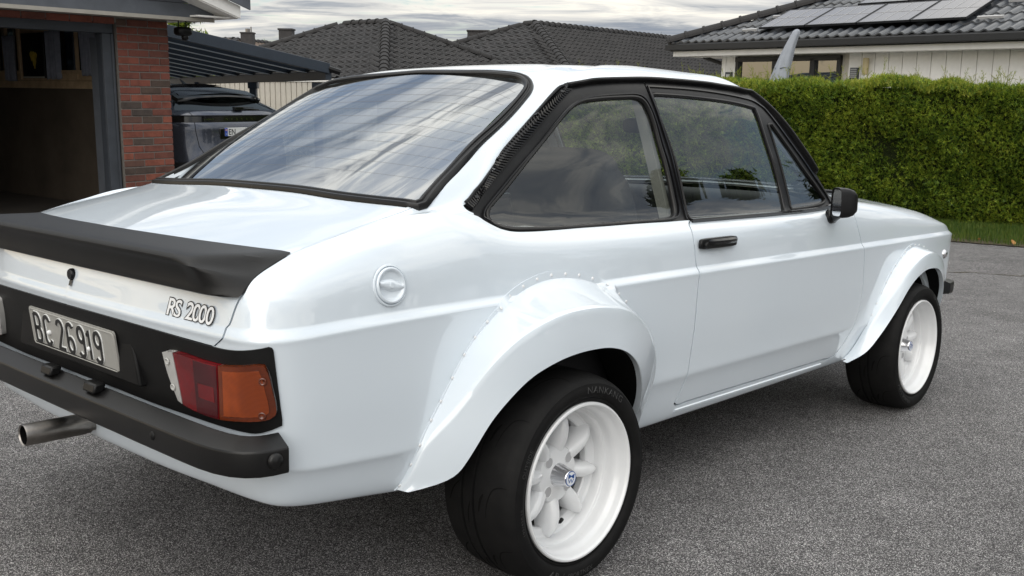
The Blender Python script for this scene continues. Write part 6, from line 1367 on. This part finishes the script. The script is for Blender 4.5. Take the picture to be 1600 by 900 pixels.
ipart('steering_wheel','black_satin',lambda m:(m.tube([(1.42-.06*math.sin(a),.36+.175*math.cos(a),.92+.165*math.sin(a)) for a in [k*math.pi/14 for k in range(29)]],.013,8,cap=False),m.tube([(1.42,.19,.92),(1.43,.53,.92)],.011),m.tube([(1.43,.36,.92),(1.62,.36,.85)],.025)))
ipart('rear_view_mirror','black_satin',lambda m:rbox(m,(1.36,-.085,1.195),(.012,.075,.030),.45))
ipart('roof_lining','headliner',lambda m:m.box((.85,0,1.345),(.40,.40,.004)))
for s in (-1,1): ipart('sun_visor','headliner',lambda m:m.box((1.30,s*.28,1.305),(.07,.17,.008)))

# ---------------------------------------------------------------- dark car parked under the carport (x to its right, y forward, z up)
SO=(-3.68,13.70,.15); SR=math.atan2(.78,.62)
sv_=empty('parked_suv',SO,SR,label='dark grey family car seen from behind under the carport',category='car')
def spart(nm,mat,fn,parent=sv_,**k): m=MB(); fn(m); return m.build(nm,mat,parent,**k)
ZV=[.18,.40,.60,.64,.80,1.00,1.09,1.11,1.185,1.20,1.245,1.265,1.44,1.50,1.54,1.575]
WV=[.84,.91,.925,.925,.93,.925,.918,.915,.905,.90,.875,.855,.655,.615,.575,.50]
YV=[.06,-.07,-.075,-.06,-.015,.0,.0,.018,.022,.0,.02,.055,.46,.56,.70,.95]
ROWZ=np.array(ZV); 
def ringpt(k,u,dw=0.0):
    """u in [-1,1] along the rear, beyond that along the sides"""
    W,Y,z=WV[k]+dw,YV[k]-dw,ROWZ[k]; s=math.copysign(1,u); a=abs(u)
    if a<=1: x=W*math.sin(a*math.pi/2*.98)**.95; t=x/W; return (s*x,Y+.20*t**4+.10*t**12,z)
    return (s*(W+.0),Y+.30+(a-1)*3.2,z)
US=[-2,-1.6,-1.3,-1.12,-1.04]+list(np.linspace(-1,1,33))+[1.04,1.12,1.3,1.6,2]
def band(m,k0,k1,us=US,dw=0.0,closed=False):
    P=np.array([[ringpt(k,u,dw) for k in range(k0,k1+1)] for u in us]); m.grid(P)
spart('lower_cladding','suv_plastic',lambda m:band(m,0,2),smooth=True,sharp=40)
spart('body','suv_paint',lambda m:(band(m,2,7)),smooth=True,sharp=50)
spart('light_bar','suv_black',lambda m:band(m,7,8,dw=.004),smooth=True,sharp=40)
spart('shoulder','suv_paint',lambda m:band(m,8,11),smooth=True,sharp=50)
spart('window_band','house_glass',lambda m:band(m,11,12),smooth=True,sharp=60)
spart('roof_edge','suv_paint',lambda m:band(m,12,15),smooth=True,sharp=60)
spart('roof','suv_paint',lambda m:m.grid(np.array([[(x*(1-.0*y),y,1.575+.03*(1-(x/.5)**2)-.004*(y-1.2)**2) for y in np.linspace(.92,4.1,9)] for x in np.linspace(-.50,.50,9)])),smooth=True)
spart('rear_pillar','suv_paint',lambda m:[m.grid(np.array([[np.array(ringpt(k,s*u,.004)) for k in range(11,13)] for u in (np.linspace(.80,1.05,6) if s<0 else np.linspace(1.05,.80,6)*1)])[::(1 if s<0 else 1)],flip=(s<0)) for s in (-1,1)],smooth=True)
# spoiler over the window
def spo(m):
    P=[]
    for x in np.linspace(-.66,.66,25):
        t=abs(x)/.66; b=.13*t**3; P.append([(x,.50+b*.4,1.515-.05*t**2),(x,.36+b,1.478-.045*t**2),(x,.285+b,1.455-.045*t**2),(x,.28+b,1.435-.045*t**2),(x,.31+b,1.418-.045*t**2-.02*t**4),(x,.52+b*.4,1.425-.05*t**2)])
    m.grid(np.array(P)); m.fan(P[0]); m.fan(P[-1],flip=True)
spart('roof_spoiler','suv_black',spo,smooth=True,sharp=35)
spart('spoiler_top','suv_paint',lambda m:m.grid(np.array([[(x,.62,1.555-.045*(abs(x)/.6)**2),(x,.45+.05*(abs(x)/.6)**3,1.515-.045*(abs(x)/.6)**2),(x,.335+.12*(abs(x)/.6)**3,1.482-.045*(abs(x)/.6)**2)] for x in np.linspace(-.6,.6,21)])),smooth=True)
# tailgate shut line
def shut(m,s):
    pts=[np.array(ringpt(k,s*u,.0015)) for k,u in ((3,.40),(4,.47),(5,.50),(6,.51),(7,.51),(8,.52),(9,.55),(10,.60))]
    P=np.array([[p+[-.004,0,0],p+[.004,0,0]] for p in pts]); m.grid(P,flip=False)
for s in (-1,1): spart('tailgate_gap','dark_inner',lambda m:shut(m,s))
spart('tailgate_lower_gap','dark_inner',lambda m:m.grid(np.array([[np.array(ringpt(3,u,.0015))+[0,0,-.004],np.array(ringpt(3,u,.0015))+[0,0,.004]] for u in np.linspace(-.40,.40,9)]),flip=True))
# plate recess and plate
spart('plate_recess','suv_black',lambda m:m.box((0,.004,.955),(.33,.012,.075)),bevel=.01)
pl_=empty('number_plate',(0,-.016,1.000-.02),0,sv_)
spart('plate','plate_white',lambda m:m.box((0,0,0),(.26,.004,.055)),pl_,bevel=.003)
spart('country_band','plate_blue',lambda m:m.box((-.238,-.0045,0),(.022,.002,.053)),pl_)
spart('flag','flag_red',lambda m:m.box((-.238,-.007,.026),(.014,.001,.011)),pl_)
spart('flag_cross','plate_white',lambda m:(m.box((-.243,-.0085,.026),(.0025,.0006,.011)),m.box((-.238,-.0085,.026),(.014,.0006,.002))),pl_)
v,f=fit_text('N',.016,.018,offset=.01); spart('country_letter','plate_white',lambda m:m.add([(x-.238,-.0075,y-.028) for x,y,_ in v],f),pl_)
v,f=fit_text('EN',.105,.078,offset=.012,spacing=1.05); spart('characters','letter_black',lambda m:m.add([(x-.145,-.0055,y) for x,y,_ in v],f),pl_,kind='stuff')
lt=empty('tailgate_lettering',(0,0,0),0,sv_)
for i,ch in enumerate('NISSAN'):
    v,f=fit_text(ch,.010 if ch=='I' else .030,.028,offset=.0); spart('letter','chrome',lambda m:m.add([(x-.20+i*.080,.018-.008,y+1.147) for x,y,_ in v],f),lt)
v,f=fit_text('e-4ORCE',.16,.020); spart('small_lettering','chrome',lambda m:m.add([(x-.47,.0185+.20*(.5)**4-.012,y+1.147) for x,y,_ in v],f),lt,kind='stuff')
# wiper, aerial, lamps' inner glints, dark bumper insert
spart('rear_wiper','suv_black',lambda m:(m.bar((.02,.035,1.285),(.36,.055,1.262),.016,.022),m.box((.0,.03,1.285),(.07,.03,.022)),m.bar((.02,.05,1.305),(.30,.09,1.29),.01,.010)),bevel=.004)
spart('aerial_fin','suv_black',lambda m:m.grid(np.array([[(-.02*(1-j/5),1.25+.10*j/5,1.60+.062*(j/5)),(-.001,1.17+.14*(j/5),1.60+.062*(j/5)),(.02*(1-j/5),1.25+.10*j/5,1.60+.062*(j/5))] for j in range(6)])),smooth=True)
spart('rear_seat_backs','seat_black',lambda m:[rbox(m,(x,1.25,1.22),(.20,.08,.12),.5) for x in (-.45,0,.45)]+[m.box((0,1.6,1.25),(.75,.02,.12))],kind='stuff')
spart('pillar_inside','garage_dark',lambda m:m.box((0,1.3,1.0),(.80,1.0,.12)))
def tyre_(m,c): m.lathe([(.19,-.11),(.33,-.115),(.36,-.08),(.36,.08),(.33,.115),(.19,.11)],28,'x',c)
for s in (-1,1):
    for yy in (.75,3.5):
        spart('wheel','tyre_rubber',lambda m:(tyre_(m,(s*.80,yy,.36)),m.lathe([(.0,-.02),(.10,-.03),(.19,-.05)] if s<0 else [(.0,.02),(.10,.03),(.19,.05)],20,'x',(s*.84,yy,.36))),smooth=True,sharp=40)
